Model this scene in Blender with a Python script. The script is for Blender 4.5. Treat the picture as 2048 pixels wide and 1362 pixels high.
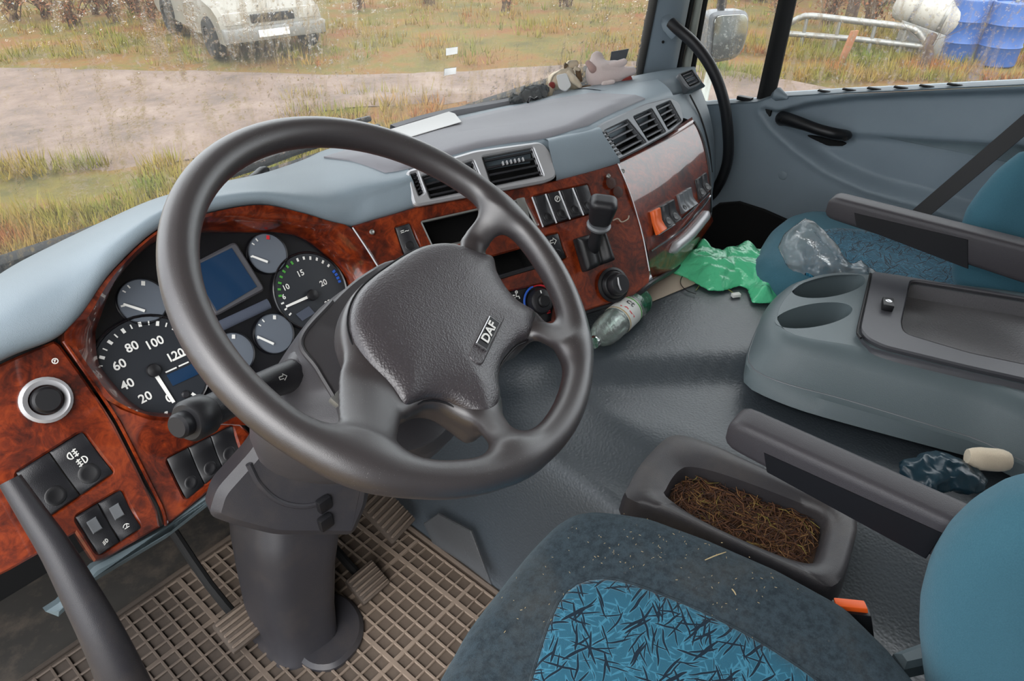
import bpy, bmesh, math, random
import numpy as np
from mathutils import Vector, Matrix, noise as mnoise

for o in list(bpy.data.objects):
    bpy.data.objects.remove(o)
SC = bpy.context.scene
random.seed(7)
RNG = np.random.default_rng(7)

# ------------------------------------------------------------------ camera, sky, exposure
FPX, CX, CY = 1364.0, 1024.0, 681.0
TH, PH = math.radians(35), math.radians(50)
CF = np.array([math.sin(PH)*math.cos(TH), math.cos(PH)*math.cos(TH), -math.sin(TH)])
CR = np.array([math.cos(PH), -math.sin(PH), 0.0])
CU = np.cross(CR, CF)
CAM = np.array([-0.384, -0.516, 1.197])
cd = bpy.data.cameras.new('camera')
cd.sensor_fit = 'HORIZONTAL'; cd.sensor_width = 36.0; cd.lens = FPX/2048*36
cd.clip_start = 0.02; cd.clip_end = 300
cam = bpy.data.objects.new('camera', cd); SC.collection.objects.link(cam)
cam.matrix_world = Matrix(((CR[0], CU[0], -CF[0], CAM[0]), (CR[1], CU[1], -CF[1], CAM[1]), (CR[2], CU[2], -CF[2], CAM[2]), (0, 0, 0, 1)))
SC.camera = cam

w = bpy.data.worlds.new('overcast_sky'); SC.world = w; w.use_nodes = True
nt = w.node_tree; nt.nodes.clear()
wo = nt.nodes.new('ShaderNodeOutputWorld'); bg = nt.nodes.new('ShaderNodeBackground')
tc = nt.nodes.new('ShaderNodeTexCoord'); sx = nt.nodes.new('ShaderNodeSeparateXYZ'); rp = nt.nodes.new('ShaderNodeValToRGB')
nt.links.new(tc.outputs['Generated'], sx.inputs[0]); nt.links.new(sx.outputs['Z'], rp.inputs[0])
rp.color_ramp.elements[0].position = 0.0; rp.color_ramp.elements[0].color = (0.62, 0.66, 0.70, 1)
rp.color_ramp.elements[1].position = 0.8; rp.color_ramp.elements[1].color = (1.0, 1.02, 1.06, 1)
nt.links.new(rp.outputs[0], bg.inputs['Color']); bg.inputs['Strength'].default_value = 2.3
nt.links.new(bg.outputs[0], wo.inputs[0])
sun = bpy.data.lights.new('sun', 'SUN'); sun.energy = 2.0; sun.angle = math.radians(60); sun.color = (1, .97, .93)
so = bpy.data.objects.new('sun', sun); SC.collection.objects.link(so)
so.rotation_euler = (math.radians(25), math.radians(-38), 0)      # veiled sun from the driver's side

vs = SC.view_settings
SC.display_settings.display_device = 'sRGB'
vs.view_transform = 'Standard'; vs.look = 'None'; vs.gamma = 1.0; vs.use_curve_mapping = False
vs.exposure = 0.60
cy = SC.cycles
cy.use_denoising = True
cy.max_bounces = 8; cy.diffuse_bounces = 5; cy.glossy_bounces = 4; cy.transmission_bounces = 6; cy.transparent_max_bounces = 16
cy.caustics_reflective = False; cy.caustics_refractive = False
cy.sample_clamp_indirect = 6.0

# ------------------------------------------------------------------ sight lines on the reference frame (2048 x 1362) -> points on real planes
def ray(x, y): return CF + CR*((x-CX)/FPX) + CU*((CY-y)/FPX)
def on(x, y, p0, n):
    r = ray(x, y); return CAM + r*(((np.asarray(p0)-CAM)@n)/(r@n))
def PX(x, y, v): r = ray(x, y); return CAM + r*((v-CAM[0])/r[0])
def PY(x, y, v): r = ray(x, y); return CAM + r*((v-CAM[1])/r[1])
def PZ(x, y, v): r = ray(x, y); return CAM + r*((v-CAM[2])/r[2])
def proj(P):
    d = np.atleast_2d(P)-CAM; z = d@CF
    return np.c_[CX+FPX*(d@CR)/z, CY-FPX*(d@CU)/z]
def unit(v): v = np.asarray(v, float); return v/np.linalg.norm(v)
class Plane:
    def __init__(s, p0, n, up=(0, 0, 1)):
        s.p = np.array(p0, float); s.n = unit(n)
        s.ey = unit(np.array(up)-s.n*(np.array(up)@s.n)); s.ex = np.cross(s.ey, s.n)
    def at(s, x, y, off=0.0): return on(x, y, s.p+s.n*off, s.n)
    def uv(s, P): d = np.asarray(P)-s.p; return np.stack([d@s.ex, d@s.ey], -1)
    def xyz(s, u, v, h=0.0): return s.p + s.ex*u + s.ey*v + s.n*h
def PLZ(z): p = Plane((0, 0, z), (0, 0, 1), (0, 1, 0)); return p
PL = Plane((.023, .42, .616), (0, -.8746, .4848))          # instrument side of the dash
PC = Plane((.28, .38, .645), (-.3108, -.7887, .53))        # centre fascia, turned to the driver
PR = Plane((.8, .15, .605), (0, -.837, .547))              # passenger side module
WC = np.array([.01893, -.03376, .83507]); WN = np.array([.13779, -.54388, .82777])
WX = np.array([.96937, .24559, 0]); WY = np.cross(WN, WX)
PW = Plane(WC, WN); PW.ex = WX; PW.ey = WY                 # steering wheel

# ------------------------------------------------------------------ materials
def lin(c):
    if isinstance(c, str):
        c = [int(c[i:i+2], 16)/255 for i in (0, 2, 4)]
    return tuple(x/12.92 if x <= .04045 else ((x+.055)/1.055)**2.4 for x in c) + (1.0,)
class NT:
    def __init__(s, name):
        s.m = bpy.data.materials.new(name); s.m.use_nodes = True; s.t = s.m.node_tree
        s.b = s.t.nodes['Principled BSDF']; s.out = s.t.nodes['Material Output']
    def n(s, typ, **kw):
        nd = s.t.nodes.new(typ)
        for k, v in kw.items(): setattr(nd, k, v)
        return nd
    def l(s, a, b): s.t.links.new(a, b)
    def coord(s, scale=(1, 1, 1), rot=(0, 0, 0), loc=(0, 0, 0)):
        c = s.n('ShaderNodeTexCoord'); m = s.n('ShaderNodeMapping')
        m.inputs['Scale'].default_value = scale; m.inputs['Rotation'].default_value = rot; m.inputs['Location'].default_value = loc
        s.l(c.outputs['Object'], m.inputs[0]); return m.outputs[0]
    def noise(s, vec, scale, detail=4, rough=.55, dist=0):
        t = s.n('ShaderNodeTexNoise'); t.inputs['Scale'].default_value = scale; t.inputs['Detail'].default_value = detail
        t.inputs['Roughness'].default_value = rough; t.inputs['Distortion'].default_value = dist
        s.l(vec, t.inputs['Vector']); return t.outputs['Fac']
    def voro(s, vec, scale, feature='F1', rand=1.0, out='Distance'):
        t = s.n('ShaderNodeTexVoronoi', feature=feature); t.inputs['Scale'].default_value = scale; t.inputs['Randomness'].default_value = rand
        s.l(vec, t.inputs['Vector']); return t.outputs[out]
    def ramp(s, fac, stops, interp='LINEAR'):
        r = s.n('ShaderNodeValToRGB'); e = r.color_ramp; e.interpolation = interp
        while len(e.elements) < len(stops): e.elements.new(.5)
        for el, (p, c) in zip(e.elements, stops):
            el.position = p; el.color = c if len(c) == 4 else tuple(c)+(1,)
        s.l(fac, r.inputs[0]); return r.outputs[0]
    def mix(s, fac, a, b, blend='MIX'):
        m = s.n('ShaderNodeMix', data_type='RGBA', blend_type=blend)
        for i, v in ((0, fac), (6, a), (7, b)):
            if hasattr(v, 'node'): s.l(v, m.inputs[i])
            else: m.inputs[i].default_value = v
        return m.outputs[2]
    def math(s, op, a, b=0.0):
        m = s.n('ShaderNodeMath', operation=op)
        for i, v in enumerate((a, b)):
            if hasattr(v, 'node'): s.l(v, m.inputs[i])
            else: m.inputs[i].default_value = v
        return m.outputs[0]
    def bump(s, h, strength, dist=.001, nrm=None):
        b = s.n('ShaderNodeBump'); b.inputs['Strength'].default_value = strength; b.inputs['Distance'].default_value = dist
        s.l(h, b.inputs['Height'])
        if nrm is not None: s.l(nrm, b.inputs['Normal'])
        s.l(b.outputs[0], s.b.inputs['Normal']); return b.outputs[0]
    def set(s, **kw):
        for k, v in kw.items():
            i = s.b.inputs[k.replace('_', ' ')]
            if hasattr(v, 'node'): s.l(v, i)
            else: i.default_value = v
        return s

def plain(name, col, rough=.5, metal=0.0, coat=0.0, spec=.5, var=.0, dust=None):
    k = NT(name); c = lin(col)
    if var or dust:
        f = k.noise(k.coord(), 6, 5, .65)
        base = k.mix(f, tuple(x*(1-var) for x in c[:3])+(1,), tuple(min(1, x*(1+var)) for x in c[:3])+(1,))
        if dust:
            d = k.ramp(k.noise(k.coord(), 9, 7, .7), [(.5, (0, 0, 0)), (.75, (.8, .8, .8))])
            base = k.mix(d, base, lin(dust))
        k.set(Base_Color=base)
    else: k.set(Base_Color=c)
    k.set(Roughness=rough, Metallic=metal, Coat_Weight=coat, Coat_Roughness=.08, Specular_IOR_Level=spec); return k.m
def grained(name, col, rough=.45, cell=900, strength=.5, speck=0.0, spec=.5, dust=None, dustamt=.5, var=.12, coat=0.0):
    """moulded plastic with a leather grain"""
    k = NT(name); v = k.coord(); c = lin(col)
    base = k.mix(k.noise(v, 5, 5, .6), tuple(x*(1-var) for x in c[:3])+(1,), tuple(x*(1+var) for x in c[:3])+(1,))
    if dust:
        d = k.ramp(k.noise(v, 7, 8, .72), [(.48, (0, 0, 0)), (.8, (dustamt,)*3)])
        base = k.mix(d, base, lin(dust))
    if speck:
        s1 = k.ramp(k.voro(v, 420), [(.0, (1, 1, 1)), (.075, (1, 1, 1)), (.1, (0, 0, 0))])
        s2 = k.ramp(k.noise(v, 14, 3), [(.52, (0, 0, 0)), (.62, (speck,)*3)])
        base = k.mix(k.math('MULTIPLY', s1, s2), base, lin('d0cdc8'))
    k.set(Base_Color=base, Roughness=rough, Specular_IOR_Level=spec, Coat_Weight=coat, Coat_Roughness=.36)
    h = k.voro(k.coord(), cell, 'SMOOTH_F1')
    k.bump(k.math('ADD', h, k.math('MULTIPLY', k.noise(v, cell*.6, 2), .5)), strength, .0006)
    return k.m

def burl():
    k = NT('burl_wood'); v = k.coord()
    a = k.noise(v, 7, 7, .64, 2.2)
    b = k.noise(k.coord((1, 1, 1), (0, 0, .6), (3, 1, 2)), 26, 6, .7, 3.4)
    f = k.mix(.45, a, b)
    col = k.ramp(f, [(.30, lin('1c0804')), (.41, lin('3f140a')), (.49, lin('62220e')), (.57, lin('823214')), (.70, lin('9c451c'))])
    vo = k.ramp(k.voro(k.coord((1, 1, 1), (.3, .2, .5)), 38), [(.0, (.6, .6, .6)), (.13, (0, 0, 0))])
    col = k.mix(vo, col, lin('2a0c06'))
    k.set(Base_Color=col, Roughness=.28, Coat_Weight=1.0, Coat_Roughness=.04)
    k.bump(k.noise(v, 60, 3), .05, .0006)
    return k.m

def seat_pattern(name, base, dark, light, ground='2f5868', scale=1.75):
    """blue plush woven with dark dashes edged in pale blue"""
    k = NT(name); dk = None; ed = None
    v0 = k.coord()
    wob = k.n('ShaderNodeTexNoise'); wob.inputs['Scale'].default_value = 16; wob.inputs['Detail'].default_value = 2
    k.l(v0, wob.inputs['Vector'])
    sub = k.n('ShaderNodeVectorMath', operation='MULTIPLY_ADD'); k.l(wob.outputs['Color'], sub.inputs[0])
    sub.inputs[1].default_value = (.02, .02, 0); k.l(v0, sub.inputs[2])
    for i, (ang, sx_, sy_, r) in enumerate([(.35, 7, 74, .27), (1.2, 8, 96, .24), (-.45, 8, 100, .25), (2.3, 9, 84, .24), (.8, 8, 110, .26), (0.05, 7, 100, .26), (-.9, 9, 120, .24)]):
        m = k.n('ShaderNodeMapping'); m.inputs['Rotation'].default_value = (0, 0, ang)
        m2 = k.n('ShaderNodeMapping'); m2.inputs['Scale'].default_value = (sx_*scale, sy_*scale, 0); m2.inputs['Location'].default_value = (i*3.7, i*1.9, 0)
        k.l(sub.outputs[0], m.inputs[0]); k.l(m.outputs[0], m2.inputs[0])
        d = k.voro(m2.outputs[0], 1.0, rand=.9)
        s = k.ramp(d, [(r-.02, (1, 1, 1)), (r, (0, 0, 0))]); e = k.ramp(d, [(r+.05, (1, 1, 1)), (r+.08, (0, 0, 0))])
        dk = s if dk is None else k.math('MAXIMUM', dk, s); ed = e if ed is None else k.math('MAXIMUM', ed, e)
    fz = k.noise(v0, 900, 2)
    b = k.mix(fz, lin(base), lin(ground))
    c = k.mix(k.math('MULTIPLY', ed, .8), b, lin(light)); c = k.mix(dk, c, lin(dark))
    k.set(Base_Color=c, Roughness=.9, Sheen_Weight=.35, Sheen_Roughness=.4, Specular_IOR_Level=.15)
    k.bump(k.math('SUBTRACT', fz, k.math('MULTIPLY', dk, .9)), .55, .0012)
    return k.m
def velour(name, c1, c2, sheen=.5, dust=0.0):
    k = NT(name); v = k.coord()
    c = k.mix(k.noise(v, 700, 3), lin(c1), lin(c2))
    c = k.mix(k.math('MULTIPLY', k.noise(v, 7, 5, .7), .5), c, lin(c2))
    if dust:
        c = k.mix(k.ramp(k.noise(v, 95, 8, .75), [(.42, (0, 0, 0)), (.62, (.75, .75, .75))]), c, lin('232a30')); c = k.mix(k.ramp(k.noise(v, 6, 6, .7), [(.5, (0, 0, 0)), (.72, (.35, .35, .35))]), c, lin('5e5a52'))
    if dust:
        s = k.ramp(k.noise(v, 160, 3, .8), [(.66, (0, 0, 0)), (.74, (1, 1, 1))]); z = k.ramp(k.noise(v, 9, 4), [(.5, (0, 0, 0)), (.62, (dust,)*3)])
        c = k.mix(k.math('MULTIPLY', s, z), c, lin('b3a48c'))
    k.set(Base_Color=c, Roughness=.92, Sheen_Weight=sheen, Sheen_Roughness=.45, Sheen_Tint=lin('a9bcc6'), Specular_IOR_Level=.1)
    k.bump(k.noise(v, 620, 4, .7), .6, .0016); return k.m

def glassy(name, wet, mist):
    """weathered window pane: clear, rain streaked and a little misted"""
    k = NT(name); t = k.t; t.nodes.remove(k.b)
    v = k.coord((1, 1, .16)); v1 = k.coord()
    drops = k.ramp(k.noise(v1, 95, 3, .6), [(.56, (0, 0, 0)), (.66, (1, 1, 1))])
    strk = k.ramp(k.noise(v, 46, 4, .6), [(.52, (0, 0, 0)), (.68, (1, 1, 1))])
    area = k.ramp(k.noise(k.coord(loc=(.3, .1, .2)), 1.7, 3), [(.36, (.25, .25, .25)), (.62, (1, 1, 1))])
    f = k.math('MULTIPLY', k.math('MAXIMUM', drops, strk), area)
    bh = k.math('ADD', k.noise(v, 40, 3), k.math('MULTIPLY', k.noise(v1, 90, 3), .7))
    bp = k.n('ShaderNodeBump'); bp.inputs['Strength'].default_value = 1.0; bp.inputs['Distance'].default_value = .009
    k.l(bh, bp.inputs['Height'])
    tr = k.n('ShaderNodeBsdfTransparent'); tr.inputs[0].default_value = (.97, .98, .97, 1)
    rf = k.n('ShaderNodeBsdfRefraction'); rf.inputs['IOR'].default_value = 1.16; rf.inputs['Roughness'].default_value = .03
    k.l(bp.outputs[0], rf.inputs['Normal'])
    gl = k.n('ShaderNodeBsdfGlossy'); gl.inputs['Roughness'].default_value = .02
    tl = k.n('ShaderNodeBsdfTranslucent'); tl.inputs[0].default_value = (.9, .9, .88, 1)
    fr = k.n('ShaderNodeFresnel'); fr.inputs[0].default_value = 1.25
    m1 = k.n('ShaderNodeMixShader'); k.l(k.math('MULTIPLY', f, wet), m1.inputs[0]); k.l(tr.outputs[0], m1.inputs[1]); k.l(rf.outputs[0], m1.inputs[2])
    m2 = k.n('ShaderNodeMixShader'); k.l(k.math('MULTIPLY', k.noise(k.coord(loc=(1, 0, 0)), 1.3, 3), mist), m2.inputs[0]); k.l(m1.outputs[0], m2.inputs[1]); k.l(tl.outputs[0], m2.inputs[2])
    m3 = k.n('ShaderNodeMixShader'); k.l(fr.outputs[0], m3.inputs[0]); k.l(m2.outputs[0], m3.inputs[1]); k.l(gl.outputs[0], m3.inputs[2])
    k.l(m3.outputs[0], k.out.inputs[0]); return k.m
def film(name, col, clear, rough=.12, crinkle=1.0, trans=.5, bs=1.0):
    """thin plastic film: part see-through, part coloured and translucent, glossy"""
    k = NT(name); t = k.t
    k.set(Base_Color=lin(col), Roughness=rough, Specular_IOR_Level=.7)
    bp = k.bump(k.math('ADD', k.noise(k.coord(), 55*bs, 4, .6, .8), k.noise(k.coord(), 22*bs, 3, .6, 1.5)), .8*crinkle, .006)
    tl = k.n('ShaderNodeBsdfTranslucent'); tl.inputs[0].default_value = lin(col); k.l(bp, tl.inputs['Normal'])
    tr = k.n('ShaderNodeBsdfTransparent'); tr.inputs[0].default_value = tuple(.5+.5*x for x in lin(col)[:3])+(1,)
    a = k.n('ShaderNodeMixShader'); a.inputs[0].default_value = trans; k.l(k.b.outputs[0], a.inputs[1]); k.l(tl.outputs[0], a.inputs[2])
    b = k.n('ShaderNodeMixShader'); b.inputs[0].default_value = clear; k.l(a.outputs[0], b.inputs[1]); k.l(tr.outputs[0], b.inputs[2])
    g = k.n('ShaderNodeBsdfGlossy'); g.inputs['Roughness'].default_value = rough; k.l(bp, g.inputs['Normal'])
    fr = k.n('ShaderNodeFresnel'); fr.inputs[0].default_value = 1.4; k.l(bp, fr.inputs['Normal'])
    c = k.n('ShaderNodeMixShader'); k.l(fr.outputs[0], c.inputs[0]); k.l(b.outputs[0], c.inputs[1]); k.l(g.outputs[0], c.inputs[2])
    k.l(c.outputs[0], k.out.inputs[0]); return k.m

M = dict(
    cover=grained('dash_cover_blue_grey', '7f8c95', .47, 1100, .35),
    mat_top=grained('dash_top_mat_grey', '86858b', .55, 1500, .25),
    wood=burl(),
    black=plain('black_plastic', '17171a', .42),
    blackgloss=plain('black_gloss_plastic', '121216', .22, coat=.3),
    softblack=grained('soft_black_plastic', '202024', .42, 1200, .3),
    rubber=plain('black_rubber', '0c0c0e', .6),
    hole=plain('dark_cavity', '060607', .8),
    silver=plain('silver_vent_frame', 'b4b4b7', .36, .35),
    ventgrey=plain('grey_vent_frame', '74777b', .4, .2),
    rim=grained('steering_wheel_polyurethane', '332e30', .42, 1500, .15, speck=.55, spec=.9, coat=.55),
    pad=grained('steering_wheel_pad_leather_grain', '3a3539', .42, 560, 1.0, spec=.8, coat=.5),
    shroud=grained('column_shroud_grey', '3d3b3e', .42, 1300, .2, spec=.7),
    pillar=grained('column_lower_dark_grey', '302f33', .45, 1300, .22, dust='6b5f54', dustamt=.25),
    tunnel=grained('engine_tunnel_vinyl', '3c4349', .42, 240, 1.0, var=.1, spec=.7, coat=.3),
    console=grained('console_blue_grey', '606c70', .46, 1300, .3),
    consoledark=grained('console_dark_lid', '4c4c51', .42, 1300, .3),
    well=grained('tray_floor_grain', '6b696b', .4, 380, 1.0, spec=.8, coat=.4),
    tray=grained('storage_tray_plastic', '39373a', .42, 1200, .3, dust='6a6159', dustamt=.35),
    arm=grained('armrest_leatherette', '3e3b3f', .5, 1000, .35),
    inset=plain('armrest_black_inset', '131318', .45),
    door=grained('door_card_blue_grey', '93a1ab', .5, 1200, .3),
    doordark=grained('door_card_inner', '56626b', .5, 1200, .3),
    pillartrim=grained('pillar_trim_grey', '8d9ba5', .55, 1300, .25),
    lower=plain('dash_lower_trim', '5a686e', .5),
    white=plain('printed_white', 'e8e8e4', .5),
    green=plain('printed_green', '4a9a3c', .5),
    blue=plain('printed_blue', '2f62c8', .5),
    red=plain('printed_red', 'd02a34', .5),
    dial=plain('dial_face', '2b2e33', .32, coat=.25),
    dial2=plain('small_dial_face', '636a74', .3, coat=.4),
    needle=plain('needle_white', 'f2f2ee', .4),
    lcd=plain('lcd_blue', '1b3552', .12, coat=.5),
    lcd2=plain('lcd_grey', '4c5260', .3),
    chrome=plain('chrome', 'b8b8ba', .2, 1.0),
    orange=plain('amber_switch', 'ef6a2a', .4),
    buckle=plain('buckle_orange', 'f0611c', .45),
    mat=plain('rubber_mat_dusty', '655a50', .7, var=.4, dust='85766a'),
    matrib=plain('rubber_mat_rib_dusty', '978879', .8, var=.25, dust='6a5c50'),
    bolster=velour('seat_bolster_velour', '2b343b', '46535b', .35, .7),
    blueb=velour('seat_back_blue_velour', '38606f', '4b7787', .45),
    insert=seat_pattern('seat_insert_pattern', '265f7c', '172836', '4788a2', '356574'),
    insert2=seat_pattern('passenger_insert_pattern', '23607c', '14303f', '3f86a4', '2b5f72'),
    strap=plain('belt_webbing', '2b2a2b', .7),
    paper=plain('white_paper', 'efefee', .7),
    card=plain('beige_cardboard', 'b8a998', .7, var=.1),
    greenbag=film('green_bag_film', '6df0b2', .06, .2, 1.0, .22, .4),
    clearbag=film('clear_bag_film', 'f6f9fa', .68, .08, 1.6, .6, .35),
    pet=film('clear_bottle_plastic', 'dfe8e4', .72, .08, .35, .3),
    petgreen=film('green_bottle_plastic', '3f8f6c', .55, .08, .3, .3),
    plushpink=velour('plush_pink', 'e4cac4', 'f5e6e1', .6),
    plushbeige=velour('plush_beige', 'd3bfa2', 'ecdcc4', .6),
    plushbrown=velour('plush_brown', '6d5844', '8a735a', .4),
    plushrose=velour('plush_rose', 'b39088', 'c9a9a1', .4),
    plushred=velour('plush_red', '8a3a3a', 'a85048', .4),
    clothgrey=velour('cloth_grey', '4d4f50', '777877', .3),
    glove=plain('dark_teal_rubber', '1b3440', .3),
    screen=glassy('windscreen_glass', .85, .06), sideglass=glassy('side_glass', .6, .05),
    mirror=plain('mirror_glass', 'c8ccc8', .06, 1.0),
    metal=plain('grey_steel', '8b8b88', .45, .6, var=.2),
    paintwhite=plain('white_paint', 'a5a29a', .5, var=.1),
    paintblue=plain('blue_paint', '1f4c8c', .5, var=.15),
    carpaint=plain('faded_grey_paint', '7d796f', .4, coat=.2, var=.15),
    tyre=plain('tyre_rubber', '1c1b1a', .8),
    bark=plain('bark', '4d3d33', .9, var=.3),
    twig=plain('dry_twigs', '5b4536', .9, var=.3),
    sticker=film('sticker_film', 'ffffff', .0, .6, .0, .97),
    straw=plain('straw', 'b9a57c', .8, var=.2),
    trimcab=plain('cab_body_paint', 'b9bdb4', .45),
    roof=plain('headliner', '9a9c9c', .9),
    dryleaf=plain('rusty_plank', '8a5a3c', .85, var=.3),
)

# ------------------------------------------------------------------ object helpers
COL = SC.collection
def wloc(o):
    p = Vector((0, 0, 0))
    while o is not None: p += o.location; o = o.parent
    return p
def mk(name, V, F, mat, parent=None, ang=38, base=None):
    V = np.asarray(V, float).reshape(-1, 3)
    org = np.array(wloc(parent)) if parent is not None else (np.asarray(base) if base is not None else
          np.array([(V[:, 0].min()+V[:, 0].max())/2, (V[:, 1].min()+V[:, 1].max())/2, V[:, 2].min()]))
    me = bpy.data.meshes.new(name); me.from_pydata((V-org).tolist(), [], [tuple(int(i) for i in f) for f in F]); me.update()
    for m in (mat if isinstance(mat, (list, tuple)) else [mat]): me.materials.append(m)
    o = bpy.data.objects.new(name, me); COL.objects.link(o)
    if parent is not None: o.parent = parent
    else: o.location = org
    if ang is not None:
        me.polygons.foreach_set('use_smooth', [True]*len(me.polygons))
        if ang < 180: me.set_sharp_from_angle(angle=math.radians(ang))
    return o
def fixn(o):
    bm = bmesh.new(); bm.from_mesh(o.data); bmesh.ops.recalc_face_normals(bm, faces=bm.faces); bm.to_mesh(o.data); bm.free(); return o
def thing(name, label, cat, loc, group=None):
    o = bpy.data.objects.new(name, None); COL.objects.link(o); o.location = Vector([float(x) for x in loc]); o.empty_display_size = .05
    return tag(o, label, cat, group)
def tag(o, label, cat, group=None):
    o['label'] = label; o['category'] = cat
    if group: o['group'] = group
    return o
def struct(o, label=None):
    o['kind'] = 'structure'
    if label: o['label'] = label
    return o
class MB:
    """collects pieces of one mesh"""
    def __init__(s): s.V = []; s.F = []; s.k = 0
    def add(s, vf):
        V, F = vf; V = np.asarray(V, float).reshape(-1, 3)
        s.V.append(V); s.F += [tuple(i+s.k for i in f) for f in F]; s.k += len(V); return s
    def mk(s, name, mat, parent=None, **kw): return mk(name, np.concatenate(s.V), s.F, mat, parent, **kw)

def cat(P, n, closed=False):
    """smooth curve through points, n samples evenly along it"""
    P = np.asarray(P, float); k = len(P)
    if closed: Q = np.concatenate([P[-1:], P, P[:2]])
    else: Q = np.concatenate([[2*P[0]-P[1]], P, [2*P[-1]-P[-2]]])
    out = []; segs = k if closed else k-1; t = np.linspace(0, 1, 16, endpoint=False)[:, None]
    for i in range(segs):
        p0, p1, p2, p3 = Q[i:i+4]
        out.append(.5*((2*p1)+(-p0+p2)*t+(2*p0-5*p1+4*p2-p3)*t**2+(-p0+3*p1-3*p2+p3)*t**3))
    out = np.concatenate(out + [P[:1] if closed else P[-1:]])
    s = np.r_[0, np.cumsum(np.linalg.norm(np.diff(out, axis=0), axis=1))]
    q = np.linspace(0, s[-1], n, endpoint=not closed)
    return np.stack([np.interp(q, s, out[:, j]) for j in range(out.shape[1])], 1)
def catk(P, m):
    """smooth curve through points keeping m samples per span (for lofts that must match)"""
    P = np.asarray(P, float); Q = np.concatenate([[2*P[0]-P[1]], P, [2*P[-1]-P[-2]]]); out = []
    t = np.linspace(0, 1, m, endpoint=False)[:, None]
    for i in range(len(P)-1):
        p0, p1, p2, p3 = Q[i:i+4]
        out.append(.5*((2*p1)+(-p0+p2)*t+(2*p0-5*p1+4*p2-p3)*t**2+(-p0+3*p1-3*p2+p3)*t**3))
    return np.concatenate(out+[P[-1:]])
def grid(rows, close_u=False, close_v=False):
    A = np.asarray(rows, float); r, c = A.shape[:2]; F = []
    for i in range(r if close_v else r-1):
        for j in range(c if close_u else c-1):
            a, b = i*c+j, i*c+(j+1) % c; i2 = (i+1) % r
            F.append((a, b, i2*c+(j+1) % c, i2*c+j))
    return A.reshape(-1, 3), F
def loft(rows, m=6, mr=5):
    """rows of matching control points -> smooth surface"""
    R = np.stack([catk(r, m) for r in rows]); R2 = np.stack([catk(R[:, j], mr) for j in range(R.shape[1])], 1)
    return grid(R2)
def thick(vf, off):
    """give a sheet real thickness along off (a 3-vector)"""
    V, F = vf; n = len(V); E = {}
    for f in F:
        for a, b in zip(f, f[1:]+f[:1]): E[(a, b)] = E.get((a, b), 0)+1
    V2 = np.concatenate([V, np.asarray(V)+np.asarray(off)]); F2 = list(F)+[tuple(i+n for i in reversed(f)) for f in F]
    for (a, b) in E:
        if (b, a) not in E: F2.append((b, a, a+n, b+n))
    return V2, F2
def tube(P, r, n=10, caps=True, flat=1.0, up=None):
    P = np.asarray(P, float); k = len(P); r = np.broadcast_to(np.asarray(r, float), (k,))
    T = np.gradient(P, axis=0); T /= np.linalg.norm(T, axis=1)[:, None]+1e-12
    u = np.cross(T[0], up if up is not None else ([0, 0, 1] if abs(T[0][2]) < .9 else [1, 0, 0])); u /= np.linalg.norm(u); rows = []
    for i in range(k):
        u = u-T[i]*(u@T[i]); u /= np.linalg.norm(u); v = np.cross(T[i], u)
        a = np.linspace(0, 2*np.pi, n, endpoint=False)
        rows.append(P[i]+r[i]*(np.outer(np.cos(a), u)+flat*np.outer(np.sin(a), v)))
    V, F = grid(rows, close_u=True)
    if caps: F += [tuple(range(n-1, -1, -1)), tuple(range((k-1)*n, k*n))]
    return V, F
def lathe(prof, c, ax, n=28, caps=True):
    ax = unit(ax); u = unit(np.cross(ax, [0, 0, 1] if abs(ax[2]) < .9 else [1, 0, 0])); v = np.cross(ax, u); c = np.asarray(c, float)
    a = np.linspace(0, 2*np.pi, n, endpoint=False); ring = np.outer(np.cos(a), u)+np.outer(np.sin(a), v)
    V, F = grid([c+ax*z+r*ring for r, z in prof], close_u=True)
    if caps: F += [tuple(range(n-1, -1, -1)), tuple(range((len(prof)-1)*n, len(prof)*n))]
    return V, F
def area2(p): x, y = p[:, 0], p[:, 1]; return .5*np.sum(x*np.roll(y, -1)-np.roll(x, -1)*y)
def offset2(p, d):
    """move a closed 2D outline inwards by d (counter-clockwise outline)"""
    e = np.roll(p, -1, 0)-p; e /= np.linalg.norm(e, axis=1)[:, None]+1e-12; n = np.c_[-e[:, 1], e[:, 0]]
    m = n+np.roll(n, 1, 0); l = (m*m).sum(1)[:, None]; return p+m*np.clip(2/np.maximum(l, .35), 0, 2.6)*d*1.0
def rnd(P, r, seg=4):
    """round the corners of a closed outline"""
    P = np.asarray(P, float); n = len(P); out = []
    for i in range(n):
        a, b, c = P[i-1], P[i], P[(i+1) % n]; la, lc = np.linalg.norm(a-b), np.linalg.norm(c-b)
        k = min(r, la*.48, lc*.48); p = b+(a-b)/la*k; q = b+(c-b)/lc*k
        for t in np.linspace(0, 1, seg+1): out.append((1-t)**2*p+2*t*(1-t)*b+t*t*q)
    return np.array(out)
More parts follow.
